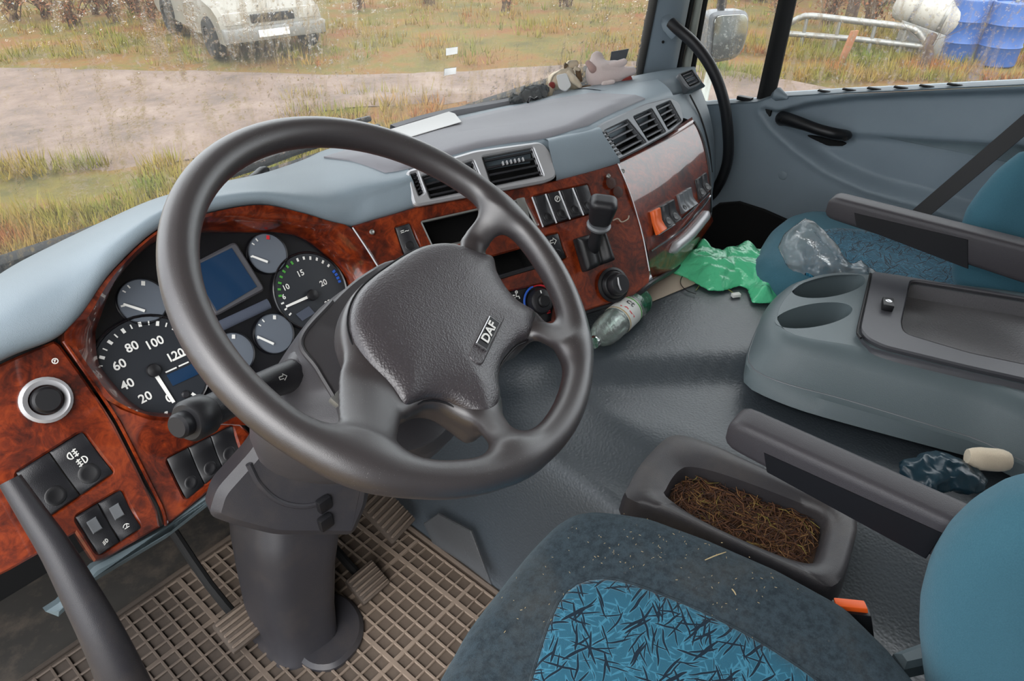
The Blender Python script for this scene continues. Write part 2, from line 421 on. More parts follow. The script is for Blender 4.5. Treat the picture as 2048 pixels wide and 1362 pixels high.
def plate(P, pl, depth, ch=.0012, holes=(), h0=0.0):
    """a plate on plane pl: outline P (points in space), front at h0+depth, chamfered rim, real holes"""
    loops = []
    for i, L in enumerate([P]+list(holes)):
        q = pl.uv(np.asarray(L));
        if (area2(q) > 0) != (i == 0): q = q[::-1]
        loops.append(q)
    V = []; F = []; fronts = []
    for q in loops:
        k = len(V); n = len(q); qi = offset2(q, ch)
        for a, h in ((q, h0), (q, h0+depth-ch), (qi, h0+depth)):
            V += [pl.xyz(u, v, h) for u, v in a]
        for s in (0, 1):
            for j in range(n): F.append((k+s*n+j, k+s*n+(j+1) % n, k+(s+1)*n+(j+1) % n, k+(s+1)*n+j))
        fronts.append(list(range(k+2*n, k+3*n)))
    if len(loops) == 1: F.append(tuple(fronts[0]))
    else:
        bm = bmesh.new(); E = []; idx = {}
        for fr in fronts:
            vs_ = []
            for i in fr:
                bv = bm.verts.new(V[i]); idx[bv] = i; vs_.append(bv)
            E += [bm.edges.new((vs_[j], vs_[(j+1) % len(vs_)])) for j in range(len(vs_))]
        bmesh.ops.triangle_fill(bm, use_beauty=True, use_dissolve=False, edges=E, normal=pl.n.tolist())
        for f in bm.faces:
            t = tuple(idx[v] for v in f.verts)
            F.append(t if f.normal.dot(Vector(pl.n.tolist())) > 0 else t[::-1])
        bm.free()
    return np.array(V), F
def bbox(c, ax, half, bev=.004, seg=2):
    """bevelled box: centre, three axes, half sizes"""
    bm = bmesh.new(); bmesh.ops.create_cube(bm, size=2.0)
    for v in bm.verts: v.co = Vector((v.co.x*half[0], v.co.y*half[1], v.co.z*half[2]))
    if bev: bmesh.ops.bevel(bm, geom=bm.edges[:], offset=bev, segments=seg, profile=.6, affect='EDGES')
    A = np.array([unit(a) for a in ax]); V = np.array([v.co[:] for v in bm.verts])@A+np.asarray(c); bm.verts.index_update()
    F = [tuple(v.index for v in f.verts) for f in bm.faces]; bm.free(); return V, F
AX3 = np.eye(3)
def hexa(q, n, d, ch=.001):
    """a small slab under the quad q (4 points), thickness d along -n, chamfered"""
    q = np.asarray(q, float); n = unit(n); c = q.mean(0); s = lambda k: c+(q-c)*(1-k)
    L = np.linalg.norm(q[0]-q[2]); k = min(.3, 2*ch/L)
    V = np.concatenate([q-n*d, q-n*ch, s(k)]); F = [(8, 9, 10, 11), (3, 2, 1, 0)]
    for b in (0, 4):
        for j in range(4): F.append((b+j, b+(j+1) % 4, b+4+(j+1) % 4, b+4+j))
    return V, F
def ribbons(lines, width, mp, closed=False):
    """flat printed strokes: polylines in (u,v), mapped by mp(u,v)"""
    V = []; F = []
    for L in lines:
        L = np.asarray(L, float); T = np.gradient(L, axis=0) if len(L) > 1 else np.array([[1, 0]]); T /= np.linalg.norm(T, axis=1)[:, None]+1e-9
        N = np.c_[-T[:, 1], T[:, 0]]*width/2; k = len(V)
        for p, n in zip(L, N): V += [mp(*(p+n)), mp(*(p-n))]
        for i in range(len(L)-1): F.append((k+2*i, k+2*i+1, k+2*i+3, k+2*i+2))
    return np.array(V), F
_txt = {}
def text(s, size, mp, align='CENTER', bold=0.0):
    key = (s, align, bold)
    if key not in _txt:
        cu = bpy.data.curves.new('txt', 'FONT'); cu.body = s; cu.align_x = align; cu.align_y = 'CENTER'; cu.size = 1; cu.resolution_u = 3; cu.offset = bold
        ob = bpy.data.objects.new('txt', cu); COL.objects.link(ob)
        me = bpy.data.meshes.new_from_object(ob.evaluated_get(bpy.context.evaluated_depsgraph_get()))
        _txt[key] = ([v.co[:2] for v in me.vertices], [tuple(p.vertices) for p in me.polygons])
        bpy.data.objects.remove(ob); bpy.data.curves.remove(cu); bpy.data.meshes.remove(me)
    V, F = _txt[key]; return np.array([mp(x*size, y*size) for x, y in V]), F
def poly2(X, Y, P):
    """signed distance to a 2D polygon (negative inside)"""
    X, Y = np.broadcast_arrays(X, Y); d = np.full(X.shape, 1e9); s = np.ones(X.shape); n = len(P)
    for i in range(n):
        x0, y0 = P[i]; x1, y1 = P[i-1]; ex, ey = x1-x0, y1-y0; wx, wy = X-x0, Y-y0
        t = np.clip((wx*ex+wy*ey)/(ex*ex+ey*ey+1e-15), 0, 1); bx, by = wx-ex*t, wy-ey*t; d = np.minimum(d, bx*bx+by*by)
        c1 = Y >= y0; c2 = Y < y1; c3 = ex*wy > ey*wx
        s = np.where((c1 & c2 & c3) | (~c1 & ~c2 & ~c3), -s, s)
    return s*np.sqrt(d)
def smin(a, b, k): h = np.clip(.5+.5*(b-a)/k, 0, 1); return b+(a-b)*h-k*h*(1-h)
def smax(a, b, k): return -smin(-a, -b, k)
def cap3(X, Y, Z, a, b, ra, rb=None, sq=(1, 1, 1)):
    a, b = np.asarray(a, float), np.asarray(b, float); rb = ra if rb is None else rb; d = b-a
    t = np.clip(((X-a[0])*d[0]+(Y-a[1])*d[1]+(Z-a[2])*d[2])/(d@d+1e-12), 0, 1)
    return np.sqrt(((X-a[0]-d[0]*t)/sq[0])**2+((Y-a[1]-d[1]*t)/sq[1])**2+((Z-a[2]-d[2]*t)/sq[2])**2)-(ra+(rb-ra)*t)
def ell(X, Y, Z, c, r):
    r = np.asarray(r, float); q = np.sqrt(((X-c[0])/r[0])**2+((Y-c[1])/r[1])**2+((Z-c[2])/r[2])**2); return (q-1)*r.min()
def nets(f, lo, hi, h, smooth=2):
    """surface of the solid f<0 as one continuous mesh (surface nets)"""
    ax = [np.arange(lo[i], hi[i]+h, h) for i in range(3)]; S = f(ax[0][:, None, None], ax[1][None, :, None], ax[2][None, None, :])
    S = np.broadcast_to(S, tuple(len(a) for a in ax)).astype(float); I = S < 0; n = [s-1 for s in S.shape]
    cor = [(i, j, k) for i in (0, 1) for j in (0, 1) for k in (0, 1)]; sl = lambda A, c: A[c[0]:c[0]+n[0], c[1]:c[1]+n[1], c[2]:c[2]+n[2]]
    cnt = sum(sl(I, c).astype(int) for c in cor); act = (cnt > 0) & (cnt < 8); cells = np.argwhere(act); idm = -np.ones(n, int); idm[act] = np.arange(len(cells))
    P = np.zeros((len(cells), 3)); W = np.zeros(len(cells)); ci = cells.T
    for a in range(8):
        for b in range(a+1, 8):
            A, B = cor[a], cor[b]
            if sum(abs(A[i]-B[i]) for i in range(3)) != 1: continue
            sa = S[ci[0]+A[0], ci[1]+A[1], ci[2]+A[2]]; sb = S[ci[0]+B[0], ci[1]+B[1], ci[2]+B[2]]; x = (sa < 0) != (sb < 0)
            t = np.where(x, sa/(sa-sb+1e-30), 0)
            for i in range(3): P[:, i] += np.where(x, A[i]+t*(B[i]-A[i]), 0)
            W += x
    P = (P/W[:, None]+cells)*h+np.array(lo); F = []
    for d in range(3):
        e1, e2 = (d+1) % 3, (d+2) % 3; sh = np.array(S.shape); sh[d] -= 1
        A = I[tuple(slice(0, sh[i]) for i in range(3))]; B = np.roll(I, -1, d)[tuple(slice(0, sh[i]) for i in range(3))]
        for p in np.argwhere(A != B):
            if p[e1] < 1 or p[e2] < 1 or p[e1] >= n[e1] or p[e2] >= n[e2]: continue
            q = []
            for o1, o2 in ((-1, -1), (0, -1), (0, 0), (-1, 0)):
                c = p.copy(); c[e1] += o1; c[e2] += o2; q.append(idm[tuple(c)])
            if min(q) < 0: continue
            F.append(tuple(q) if A[tuple(p)] else tuple(q[::-1]))
    F = np.array(F)
    for _ in range(smooth):
        acc = np.zeros_like(P); c = np.zeros(len(P))
        for i in range(4):
            np.add.at(acc, F[:, i], P[F[:, (i+1) % 4]]+P[F[:, i-1]]); np.add.at(c, F[:, i], 2)
        P = P*.4+.6*acc/np.maximum(c, 1)[:, None]
    return P, [tuple(f) for f in F]
def fbm(P, scale, seed=0.0, oct=3):
    return np.array([mnoise.fractal(Vector((p[0]*scale+seed, p[1]*scale-seed, p[2]*scale+seed*.5)), .6, 2.0, oct) for p in np.atleast_2d(P)])

# ================================================================== OUTSIDE
GZ = -1.35
def meadow():
    k = NT('meadow_ground'); v = k.coord()
    c = k.ramp(k.noise(v, .9, 7, .65), [(.33, lin('4b4d1a')), (.46, lin('6c641f')), (.54, lin('805f24')), (.66, lin('844b1e'))])
    c = k.mix(k.math('MULTIPLY', k.noise(v, 14, 5, .7), .7), c, lin('5a4626'))
    k.set(Base_Color=c, Roughness=.95); k.bump(k.noise(v, 20, 5, .7), .8, .08); return k.m
def mud():
    k = NT('wet_dirt'); v = k.coord()
    c = k.ramp(k.noise(v, 1.1, 8, .68), [(.33, lin('4a3c33')), (.5, lin('69564b')), (.66, lin('7c6a5e'))])
    k.set(Base_Color=c, Roughness=.7); k.bump(k.noise(v, 9, 6, .7), .8, .05); return k.m
def grasscol():
    k = NT('grass_blades'); v = k.coord()
    c = k.ramp(k.noise(v, .8, 5, .6), [(.34, lin('55651a')), (.47, lin('776f20')), (.57, lin('866a2a')), (.66, lin('8a4e20'))])
    k.set(Base_Color=c, Roughness=.8); return k.m
def blades_in_bounds(): pass
xs = np.linspace(-30, 50, 90); ys = np.linspace(-30, 50, 90)
rows = [[(x, y, GZ-.03+.05*mnoise.noise((x*.5, y*.5, 0))) for x in xs] for y in ys]
struct(mk('ground', *grid(rows), meadow(), base=(0, 0, GZ)), 'rough grassy ground around the truck')
far = cat([PZ(x, y, GZ) for x, y in [(-300, 126), (-100, 130), (116, 133), (400, 142), (700, 152), (1000, 140), (1290, 122), (1420, 134), (1520, 152), (1640, 172), (1780, 196), (1932, 222), (2100, 250)]], 70)
near = cat([PZ(x, y, GZ) for x, y in [(-300, 345), (-100, 342), (116, 336), (330, 325), (520, 268), (640, 222), (800, 206), (1000, 200), (1200, 205), (1420, 240), (1600, 280), (1850, 340), (2100, 400)]], 70)
rows = []
for i, t in enumerate(np.linspace(0, 1, 14)):
    r = far*(1-t)+near*t
    if i in (0, 13):
        r = r+np.array([[.25*mnoise.noise((j*.9, i, 0)), .25*mnoise.noise((j*.9, i, 5)), 0] for j in range(70)])
    r[:, 2] = GZ+.035+.02*np.sin(t*9)+np.array([.02*mnoise.noise((p[0]*2, p[1]*2, 1)) for p in r])-(.07 if i in (0, 13) else 0)
    rows.append(r)
struct(fixn(mk('dirt_track', *grid(rows), mud())), 'pale muddy dirt track crossing in front of the truck')

def grass_blades(n):
    V = []; F = []
    regs = [((-200, 2100), (0, 132), .40), ((-200, 1000), (326, 560), .42), ((560, 1290), (190, 330), .10), ((1390, 2100), (60, 165), .33)]
    for (xa, xb), (ya, yb), sh in regs:
        for _ in range(int(n*sh)):
            c = PZ(random.uniform(xa, xb), random.uniform(ya, yb), GZ)
            if mnoise.noise((c[0]*.8, c[1]*.8, 3)) < -.12: continue
            for b in range(9):
                a = random.uniform(0, 6.28); r = random.uniform(0, .12); h = random.uniform(.06, .22); l = random.uniform(.0, .12)
                p = c+np.array([math.cos(a)*r, math.sin(a)*r, 0]); w_ = .007
                k = len(V); V += [p+(w_*math.sin(a), -w_*math.cos(a), 0), p-(w_*math.sin(a), -w_*math.cos(a), 0), p+(l*math.cos(a), l*math.sin(a), h)]; F.append((k, k+1, k+2))
    return V, F
o = mk('grass', *grass_blades(5200), grasscol(), ang=None, base=(4, 9, GZ)); o['kind'] = 'stuff'; o['label'] = 'yellow green wild grass growing beside the dirt track'; o['category'] = 'grass'

def bush(loc, h, wd, label, group, seed, mat='twig', leaf=True):
    random.seed(seed); root = thing('bare_bush', label, 'bush', loc, group); tw = MB(); lf = MB()
    for s in range(16):
        a = random.uniform(0, 6.28); le = random.uniform(.1, 1)*wd
        p0 = np.array(loc)+(random.uniform(-.1, .1), random.uniform(-.1, .1), 0); p2 = np.array(loc)+(math.cos(a)*le, math.sin(a)*le, h*random.uniform(.5, 1)); p1 = (p0+p2)/2+(0, 0, h*.15)
        c = cat([p0, p1, p2], 6); tw.add(tube(c, np.linspace(.016, .005, 6), 3))
        for b in range(6):
            q = c[random.randint(1, 5)]; a2 = random.uniform(0, 6.28); e = q+np.array([math.cos(a2), math.sin(a2), random.uniform(.2, 1)])*random.uniform(.12, .4)
            tw.add(tube([q, (q+e)/2+(0, 0, .03), e], [.006, .005, .003], 3))
            for z in range(5):
                u = q+(e-q)*random.random()+np.array([random.gauss(0, .04) for _ in range(3)]); d = np.array([random.gauss(0, .035) for _ in range(3)]); g = np.array([random.gauss(0, .03) for _ in range(3)])
                lf.add(([u, u+d, u+g], [(0, 1, 2)]))
    tw.mk('twigs', M[mat], root, ang=None)
    if leaf: o = lf.mk('leaves', M['dryleaf'], root, ang=None)
ORD = ['leftmost', 'second', 'third', 'fourth', 'fifth', 'sixth', 'seventh', 'eighth', 'ninth', 'tenth', 'eleventh', 'twelfth', 'thirteenth', 'fourteenth']
for i, (x, y, h, wd) in enumerate([(-60, 60, .9, .8), (30, 42, 1.1, .8), (95, 36, 1.0, .8), (150, 52, .8, .7), (192, 28, 1.0, .8), (228, 42, .9, .7), (268, 26, 1.0, .8), (305, 48, .8, .6), (345, 24, 1.0, .7), (392, 30, .9, .6), (720, 18, 1.0, .7), (860, 8, .9, .8), (1010, 22, 1.0, .8), (1130, 14, 1.0, .9)]):
    bush(PZ(x, y, GZ), h, wd, ORD[i]+' bare brown bush from the left beyond the windscreen', 'bare bushes beyond the windscreen', 30+i)
for i, (x, y, h, wd) in enumerate([(1560, 44, 1.2, .7), (1650, 55, 1.3, .7), (1735, 62, 1.4, .7), (1800, 76, .9, .5), (1975, 74, 1.2, .7)]):
    bush(PZ(x, y, GZ), h, wd, ORD[i]+' bare dark bush from the left seen through the passenger window', 'bare bushes beyond the passenger window', 60+i)

def parked_car():
    c = PZ(560, 118, GZ); root = thing('parked_car', 'faded grey car parked beyond the track, blurred by the wet windscreen', 'car', c)
    d = unit(np.array([CAM[0]-c[0], CAM[1]-c[1], 0])); d = unit(d+.35*np.array([-d[1], d[0], 0])); s = np.array([-d[1], d[0], 0]); A = (d, s, np.array([0, 0, 1.]))
    P = lambda a, b, z: c+d*a+s*b+np.array([0, 0, z])
    prof = [(0, .32), (.02, .55), (-.05, .70), (-.25, .80), (-.95, .92), (-1.45, 1.36), (-1.7, 1.42), (-2.7, 1.42), (-3.2, .98), (-3.8, .9), (-3.86, .4)]
    rows = []
    for b, k in ((-.80, .93), (-.74, 1), (0, 1.02), (.74, 1), (.80, .93)):
        rows.append([P(a-(.05 if abs(b) > .75 else 0), b*(1 if z < .95 else .86), .25+(z-.25)*k) for a, z in prof])
    rows = [[P(a, -.78, .28) for a, z in prof]]+rows+[[P(a, .78, .28) for a, z in prof]]
    mk('body', *grid(rows), M['carpaint'], root)
    mk('bumper', *bbox(P(.04, 0, .42), A, (.07, .80, .10), .03), M['metal'], root)
    mk('grille', *bbox(P(.015, 0, .62), A, (.02, .34, .06), .01), M['black'], root)
    for b in (-.58, .58): mk('headlamp', *bbox(P(.0, b, .64), A, (.03, .17, .085), .02), M['paintwhite'], root)
    mk('number_plate', *bbox(P(.12, -.05, .42), A, (.008, .24, .05), .003), M['paper'], root)
    mk('windscreen', *bbox(P(-1.2, 0, 1.14), (unit(d*.5+np.array([0, 0, .45])), s, np.cross(d, s)), (.29, .58, .015), .005), M['black'], root)
    for a in (-.62, -3.05):
        for b in (-.76, .76):
            mk('wheel', *lathe([(.0, -.1), (.27, -.1), (.31, -.06), (.31, .06), (.27, .1), (.18, .1), (.17, .07), (0, .07)], P(a, b, .31), s*(1 if b > 0 else -1), 20, False), M['tyre'], root)
parked_car()
c = PZ(478, 68, GZ)+np.array([0, 0, .35])
t = thing('loose_wheel', 'grey spare wheel standing left of the parked car', 'wheel', c-np.array([0, 0, .3]))
dv = unit(CAM-c)
mk('tyre', *lathe([(.19, -.09), (.28, -.1), (.31, -.05), (.31, .05), (.28, .1), (.19, .09), (.19, -.09)], c, dv, 24, False), M['tyre'], t)
mk('rim', *lathe([(.0, .02), (.07, .03), (.09, .0), (.16, .01), (.19, .08), (.19, -.08)], c, dv, 24, False), M['metal'], t)

# right hand side: rails, white tank, blue barrel, tilted post, tree trunks
def rail_frame():
    g0, g1 = PZ(1560, 92, GZ), PZ(1850, 122, GZ); L = g1-g0; up = np.array([0, 0, 1.]); root = thing('steel_rail_frame', 'long grey tubular steel frame lying in the grass', 'frame', (g0+g1)/2)
    Q = lambda t, z: g0+L*t+up*z
    mk('lower_rail', *tube([Q(-.05, .20), Q(.5, .22), Q(1.0, .20)], .045, 10), M['metal'], root)
    mk('upper_rail', *tube(cat([Q(-.02, .26), Q(.10, .46), Q(.2, .50), Q(.5, .48), Q(.8, .46), Q(.9, .40), Q(.97, .24)], 24), .05, 10), M['metal'], root)
    for t in (.15, .38, .62, .82): mk('strut', *tube([Q(t, 0), Q(t, .47)], .03, 8), M['metal'], root)
rail_frame()
def tank():
    a, b = PZ(1775, 105, GZ)+(0, 0, .75), PZ(1890, 118, GZ)+(0, 0, .55); root = thing('white_tank', 'white cylindrical tank lying on its side behind the steel frame', 'tank', (a+b)/2-(0, 0, .7))
    d = unit(b-a); n = np.linalg.norm(b-a)
    mk('shell', *lathe([(0, -.1), (.12, -.09), (.22, -.04), (.26, .04), (.26, n*.5), (.265, n*.5), (.265, n*.52), (.26, n*.52), (.26, n-.04), (.2, n+.04), (0, n+.08)], a, d, 24, False), M['paintwhite'], root)
    for t in (.25, .75): mk('strap', *lathe([(.262, n*t), (.272, n*t), (.272, n*t+.05), (.262, n*t+.05)], a, d, 24, False), M['metal'], root)
    mk('hoop', *tube(cat([a+d*.1+(0, 0, .2)-d*.2, a+(0, 0, .36)+d*.1, a+(0, 0, .30)+d*.35, a+(0, 0, .22)+d*.5], 14), .03, 8), M['paintwhite'], root)
    mk('saddle', *bbox((a+b)/2-(0, 0, .42), (d, np.cross([0, 0, 1], d), (0, 0, 1)), (n*.4, .2, .22), .02), M['metal'], root)
tank()
def barrel(px, py, label, rot):
    c = PZ(px, py, GZ); root = thing('barrel', label, 'barrel', c)
    p = [(.0, 0), (.27, 0), (.29, .02), (.29, .26), (.305, .28), (.29, .30), (.29, .56), (.305, .58), (.29, .60), (.29, .84), (.28, .87), (.25, .87), (.25, .85), (0, .85)]
    mk('drum', *lathe(p, c, (0, 0, 1), 24, False), M['paintblue'], root); mk('bung', *lathe([(.03, .85), (.03, .88), (0, .88)], c+(.13, 0, 0), (0, 0, 1), 10), M['metal'], root)
barrel(1905, 118, 'blue drum standing at the right end of the steel frame', 0)
barrel(1985, 128, 'second blue drum standing beyond the window edge', 0)
c = PZ(1690, 122, GZ); t = thing('leaning_post', 'short rusty brown board leaning in the grass by the rails', 'post', c)
mk('board', *bbox(c+(.03, .02, .2), (unit((.9, -.4, .0)), unit((.4, .9, 0)), unit((.25, -.1, 1))), (.07, .02, .24), .006), M['dryleaf'], t)
for x, y, r, lb in ((1700, 40, .12, 'thin dark tree trunk standing behind the steel rails'), (1850, 135, .09, 'dark mossy stump in the grass before the blue drum'), (1440, 30, .10, 'slim grey trunk standing behind the door mirror')):
    c = PZ(x, y, GZ); t = thing('tree_trunk', lb, 'tree', c); h = .45 if y > 100 else 3.2
    mk('trunk', *tube(cat([c-(0, 0, .05), c+(.03, .02, h*.4), c+(0, .06, h*.7), c+(.08, .05, h)], 8), np.linspace(r, r*.7, 8), 10), M['bark'], t)
    for q in range(4):
        a = q*1.7; b = c+(0, 0, h*(.5+.12*q)); mk('branch', *tube(cat([b, b+(.3*math.cos(a), .3*math.sin(a), .15), b+(.7*math.cos(a), .7*math.sin(a), .5)], 6), np.linspace(.03, .01, 6)*(h/3.2), 5), M['bark'], t)
c = PZ(1640, 6, GZ); t = thing('scrap_car', 'dull grey scrap car half hidden behind the bare bushes', 'car', c)
d = unit(np.array([.45, -.9, 0])); s = np.array([-d[1], d[0], 0]); prof = [(-2, .3), (-2, .75), (-1.2, .85), (-.6, 1.3), (.9, 1.3), (1.4, .85), (2, .78), (2.02, .3)]
mk('body', *grid([[c+d*a+s*b+np.array([0, 0, z]) for a, z in prof] for b in (-.02, 0, .7, 1.4, 1.42)]), M['carpaint'], t)
for a in (-1.3, 1.3): mk('wheel', *lathe([(0, -.1), (.27, -.1), (.31, -.05), (.31, .05), (.27, .1), (0, .1)], c+d*a-s*.02+np.array([0, 0, .3]), s, 18, False), M['tyre'], t)

# ================================================================== CAB SHELL
XR, XL = 1.60, -.62
UPZ = np.array([0, 0, 1.])
# windscreen: follows the foot of the glass, leaning back
base_px = [(-200, 690), (-60, 602), (30, 540), (116, 495), (230, 444), (350, 395), (500, 362), (560, 342), (640, 306), (700, 288), (780, 265), (920, 231), (1070, 200), (1210, 166), (1290, 149)]
base3 = np.array([PZ(x, y, .70) for x, y in base_px]); wb = cat(base3, 40)
lean = np.array([0, -.17, 1.15])
rows = [wb+np.array([0, .03, -.05])+lean*t+np.array([0, .02, 0])*math.sin(math.pi*t) for t in np.linspace(0, 1, 12)]
V, F = thick(grid(rows), (0, .006, 0)); struct(fixn(mk('window_1', V, F, M['screen'])), 'wide rain streaked windscreen')
# roof, back wall, floor, bulkhead
zr = 1.86
struct(mk('ceiling', *bbox((.5, -.25, zr+.02), AX3, (1.13, 1.15, .02), .008), M['roof']), 'grey cab roof lining')
struct(mk('wall_back', *bbox((.5, -1.38, .9), AX3, (1.13, .02, .98), .008), M['roof']), 'grey rear wall of the cab')
struct(mk('floor', *bbox((.5, -.3, -.03), AX3, (1.13, 1.1, .03), .005), plain('cab_floor_dusty', '2b2926', .8, var=.3, dust='5d5248')), 'dusty dark cab floor')
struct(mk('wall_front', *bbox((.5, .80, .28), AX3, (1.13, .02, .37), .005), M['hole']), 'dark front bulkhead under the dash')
struct(mk('wall_left', *bbox((XL-.02, -1.1, .9), AX3, (.02, .28, .98), .008), M['roof']), 'cab side behind the open driver door')
struct(mk('trim_1', *tube([(XL+.02, .62, -.05), (XL+.02, .62, .7), (XL+.02, .42, 1.85)], .045, 8), M['pillartrim']), 'driver side windscreen pillar')

# engine tunnel and side floor, one moulded sheet
def sst(a, b, x): t = np.clip((x-a)/(b-a), 0, 1); return t*t*(3-2*t)
def tunz(x, y):
    rdg = ((x-.53)*.24+(y-.03)*.23)/math.hypot(.24, .23)
    z = .33*sst(.215, .335, x+.06*sst(.0, -.5, y))+.035*sst(.34, .52, x)+.03*sst(-.025, .03, rdg)*sst(.40, .48, x)
    z = z+.018*np.exp(-(((x-.44)/.05)**2+((y+.02)/.16)**2))
    return z*(1-sst(1.09, 1.17, x))
gx = np.r_[np.linspace(.15, .6, 60), np.linspace(.61, 1.05, 24), np.linspace(1.06, 1.2, 14)]; gy = np.linspace(-1.3, .78, 80)
V, F = grid([[(x, y, tunz(x, y)+.002) for x in gx] for y in gy])
struct(mk('floor', V, F, M['tunnel'], ang=180), 'grey grained vinyl engine tunnel between the seats')
# clear grey shield at the foot of the tunnel side
t = thing('kick_panel', 'translucent grey plastic shield at the foot of the tunnel side', 'panel', (.24, .17, .0))
q = [(868, 1085), (850, 1045), (880, 1025), (945, 1060), (985, 1168), (930, 1125)]
pk = Plane((.205, .17, .02), unit((-.93, 0, .36)))
mk('shield', *plate([pk.at(*p) for p in q], pk, .006, .002), film('grey_shield_film', '77787a', .6, .4, .15, .3), t)

# ================================================================== DASHBOARD
dash = thing('dashboard', 'long blue grey truck dashboard with burl wood fascia under the windscreen', 'dashboard', (.5, .55, .45))
def P_(pl, off): return lambda L: [pl.at(x, y, off) for x, y in L]
# padded cover, instrument side
c0 = [PL.at(x, y, .058) for x, y in [(-150, 790), (-60, 748), (30, 705), (116, 670), (165, 624), (225, 540), (320, 454), (415, 423), (520, 406), (600, 421), (660, 439)]] + [PC.at(x, y, .012) for x, y in [(702, 450), (745, 438), (790, 425), (835, 411)]]
c1 = [PL.at(x, y, .066) for x, y in [(-150, 740), (-60, 696), (30, 650), (116, 610), (165, 566), (225, 497), (320, 425), (415, 398), (516, 386), (600, 396), (665, 405)]] + [PC.at(x, y, .020) for x, y in [(712, 408), (752, 394), (792, 382), (828, 368)]]
c2 = [PL.at(x, y, .035) for x, y in [(-150, 690), (-60, 648), (30, 594), (116, 548), (165, 516), (225, 470), (318, 415), (412, 389), (510, 376), (592, 375), (655, 373)]] + [PC.at(x, y, .006) for x, y in [(712, 366), (752, 358), (790, 350), (818, 341)]]
c3 = [PZ(x, y, .70) for x, y in [(-150, 660), (-60, 602), (30, 540), (116, 495), (165, 472), (225, 446), (310, 412), (405, 385), (500, 364), (555, 345), (610, 322)]] + [PZ(x, y, .70) for x, y in [(645, 305), (690, 292), (742, 278), (800, 261)]]
cm = [a*.5+b*.5+np.array([0, 0, .012]) for a, b in zip(c2, c3)]
bk = [p+np.array([0, .05, -.12]) for p in c3]
cb = [p+PL.n*-.05 for p in c0]
mk('padded_cover', *loft([cb, c0, c1, c2, cm, c3, bk], 6, 6), M['cover'], dash, ang=60)
# central deck
d0 = [PC.at(x, y, .0) for x, y in [(800, 347), (806, 345), (822, 340), (880, 322), (950, 302), (1020, 290), (1095, 280)]]+[PZ(1180, 258, .755), PZ(1240, 226, .757), PZ(1300, 200, .755), PZ(1345, 188, .75)]
d1 = [PZ(x, y, .70) for x, y in [(785, 266), (795, 263), (810, 259), (835, 252), (865, 245), (920, 232), (1000, 215), (1070, 201), (1140, 184), (1210, 167), (1290, 150)]]
dm = [a*.55+b*.45+np.array([0, 0, .010]) for a, b in zip(d0, d1)]
df = [PC.at(x, y, -.03) for x, y in [(800, 385), (806, 385), (830, 390), (880, 380), (950, 365), (1020, 350), (1100, 335)]]+[PR.at(x, y, -.03) for x, y in [(1220, 300), (1265, 275), (1310, 255), (1355, 235)]]
mk('deck', *loft([df, d0, dm, d1, [p+np.array([0, .05, -.12]) for p in d1]], 5, 6), M['cover'], dash, ang=50)
e0 = [PC.at(x, y, .004) for x, y in [(1092, 278), (1128, 270), (1165, 262), (1196, 254)]]; e1 = [PC.at(x, y, .022) for x, y in [(1098, 296), (1136, 288), (1174, 279), (1208, 270)]]
e2 = [PC.at(x, y, .022) for x, y in [(1106, 330), (1148, 321), (1190, 309), (1226, 298)]]; e3 = [PC.at(x, y, .008) for x, y in [(1112, 362), (1155, 352), (1196, 341), (1240, 326)]]
mk('padded_cover', *loft([[p-PC.n*.03+np.array([0, .03, -.01]) for p in e0], e0, e1, e2, e3, [p-PC.n*.05 for p in e3]], 6, 5), M['cover'], dash, ang=60)
deck_bvh = None
def deckz(x, y):
    from mathutils.bvhtree import BVHTree
    global deck_bvh
    if deck_bvh is None:
        VV = []; FF = []
        for o in [c for c in dash.children if c.name.startswith(('deck', 'padded'))]:
            off = wloc(o); k_ = len(VV); VV += [v.co+off for v in o.data.vertices]; FF += [tuple(i+k_ for i in p.vertices) for p in o.data.polygons]
        deck_bvh = BVHTree.FromPolygons(VV, FF)
    h = deck_bvh.ray_cast(Vector((x, y, 1.5)), Vector((0, 0, -1)))
    return h[0].z if h[0] is not None else None
def deck_at(px, py):
    deckz(.6, .5); h = deck_bvh.ray_cast(Vector(CAM), Vector(ray(px, py)))
    return np.array(h[0]) if h[0] is not None else PZ(px, py, .72)
# grey anti slip mat lying in the deck
ol = [(648, 316), (700, 322), (770, 346), (815, 338), (880, 318), (950, 298), (1020, 286), (1095, 276), (1175, 252), (1235, 222), (1290, 199), (1270, 192), (1180, 188), (1070, 206), (1000, 221), (920, 240), (860, 254), (780, 276), (700, 300)]
P3 = np.array([deck_at(*p) for p in ol]); ctr = P3.mean(0)
ringP = [ctr+(P3-ctr)*k for k in (1, .75, .5, .25)]
def lift(R, d): return [np.array([p[0], p[1], (deckz(p[0], p[1]) or p[2])+d]) for p in R]
V, F = grid([lift(ringP[0], -.002), lift(ringP[0], .003)]+[lift(r, .004) for r in ringP[1:]]+[lift([ctr]*len(P3), .004)], close_u=True)
fixn(mk('anti_slip_mat', V, F, M['mat_top'], dash, ang=180))
# far wall of the deck recess near the glass
q = np.array([deck_at(*p) for p in [(800, 262), (860, 243), (920, 228), (1000, 214), (1066, 201)]])
V, F = grid([q+np.array([0, .012, -.01]), q+np.array([0, .014, .006]), q+np.array([0, .03, .008]), q+np.array([0, .035, -.01])]); mk('defroster_ledge', V, F, plain('ledge_grey', '8a8a8e', .6), dash)

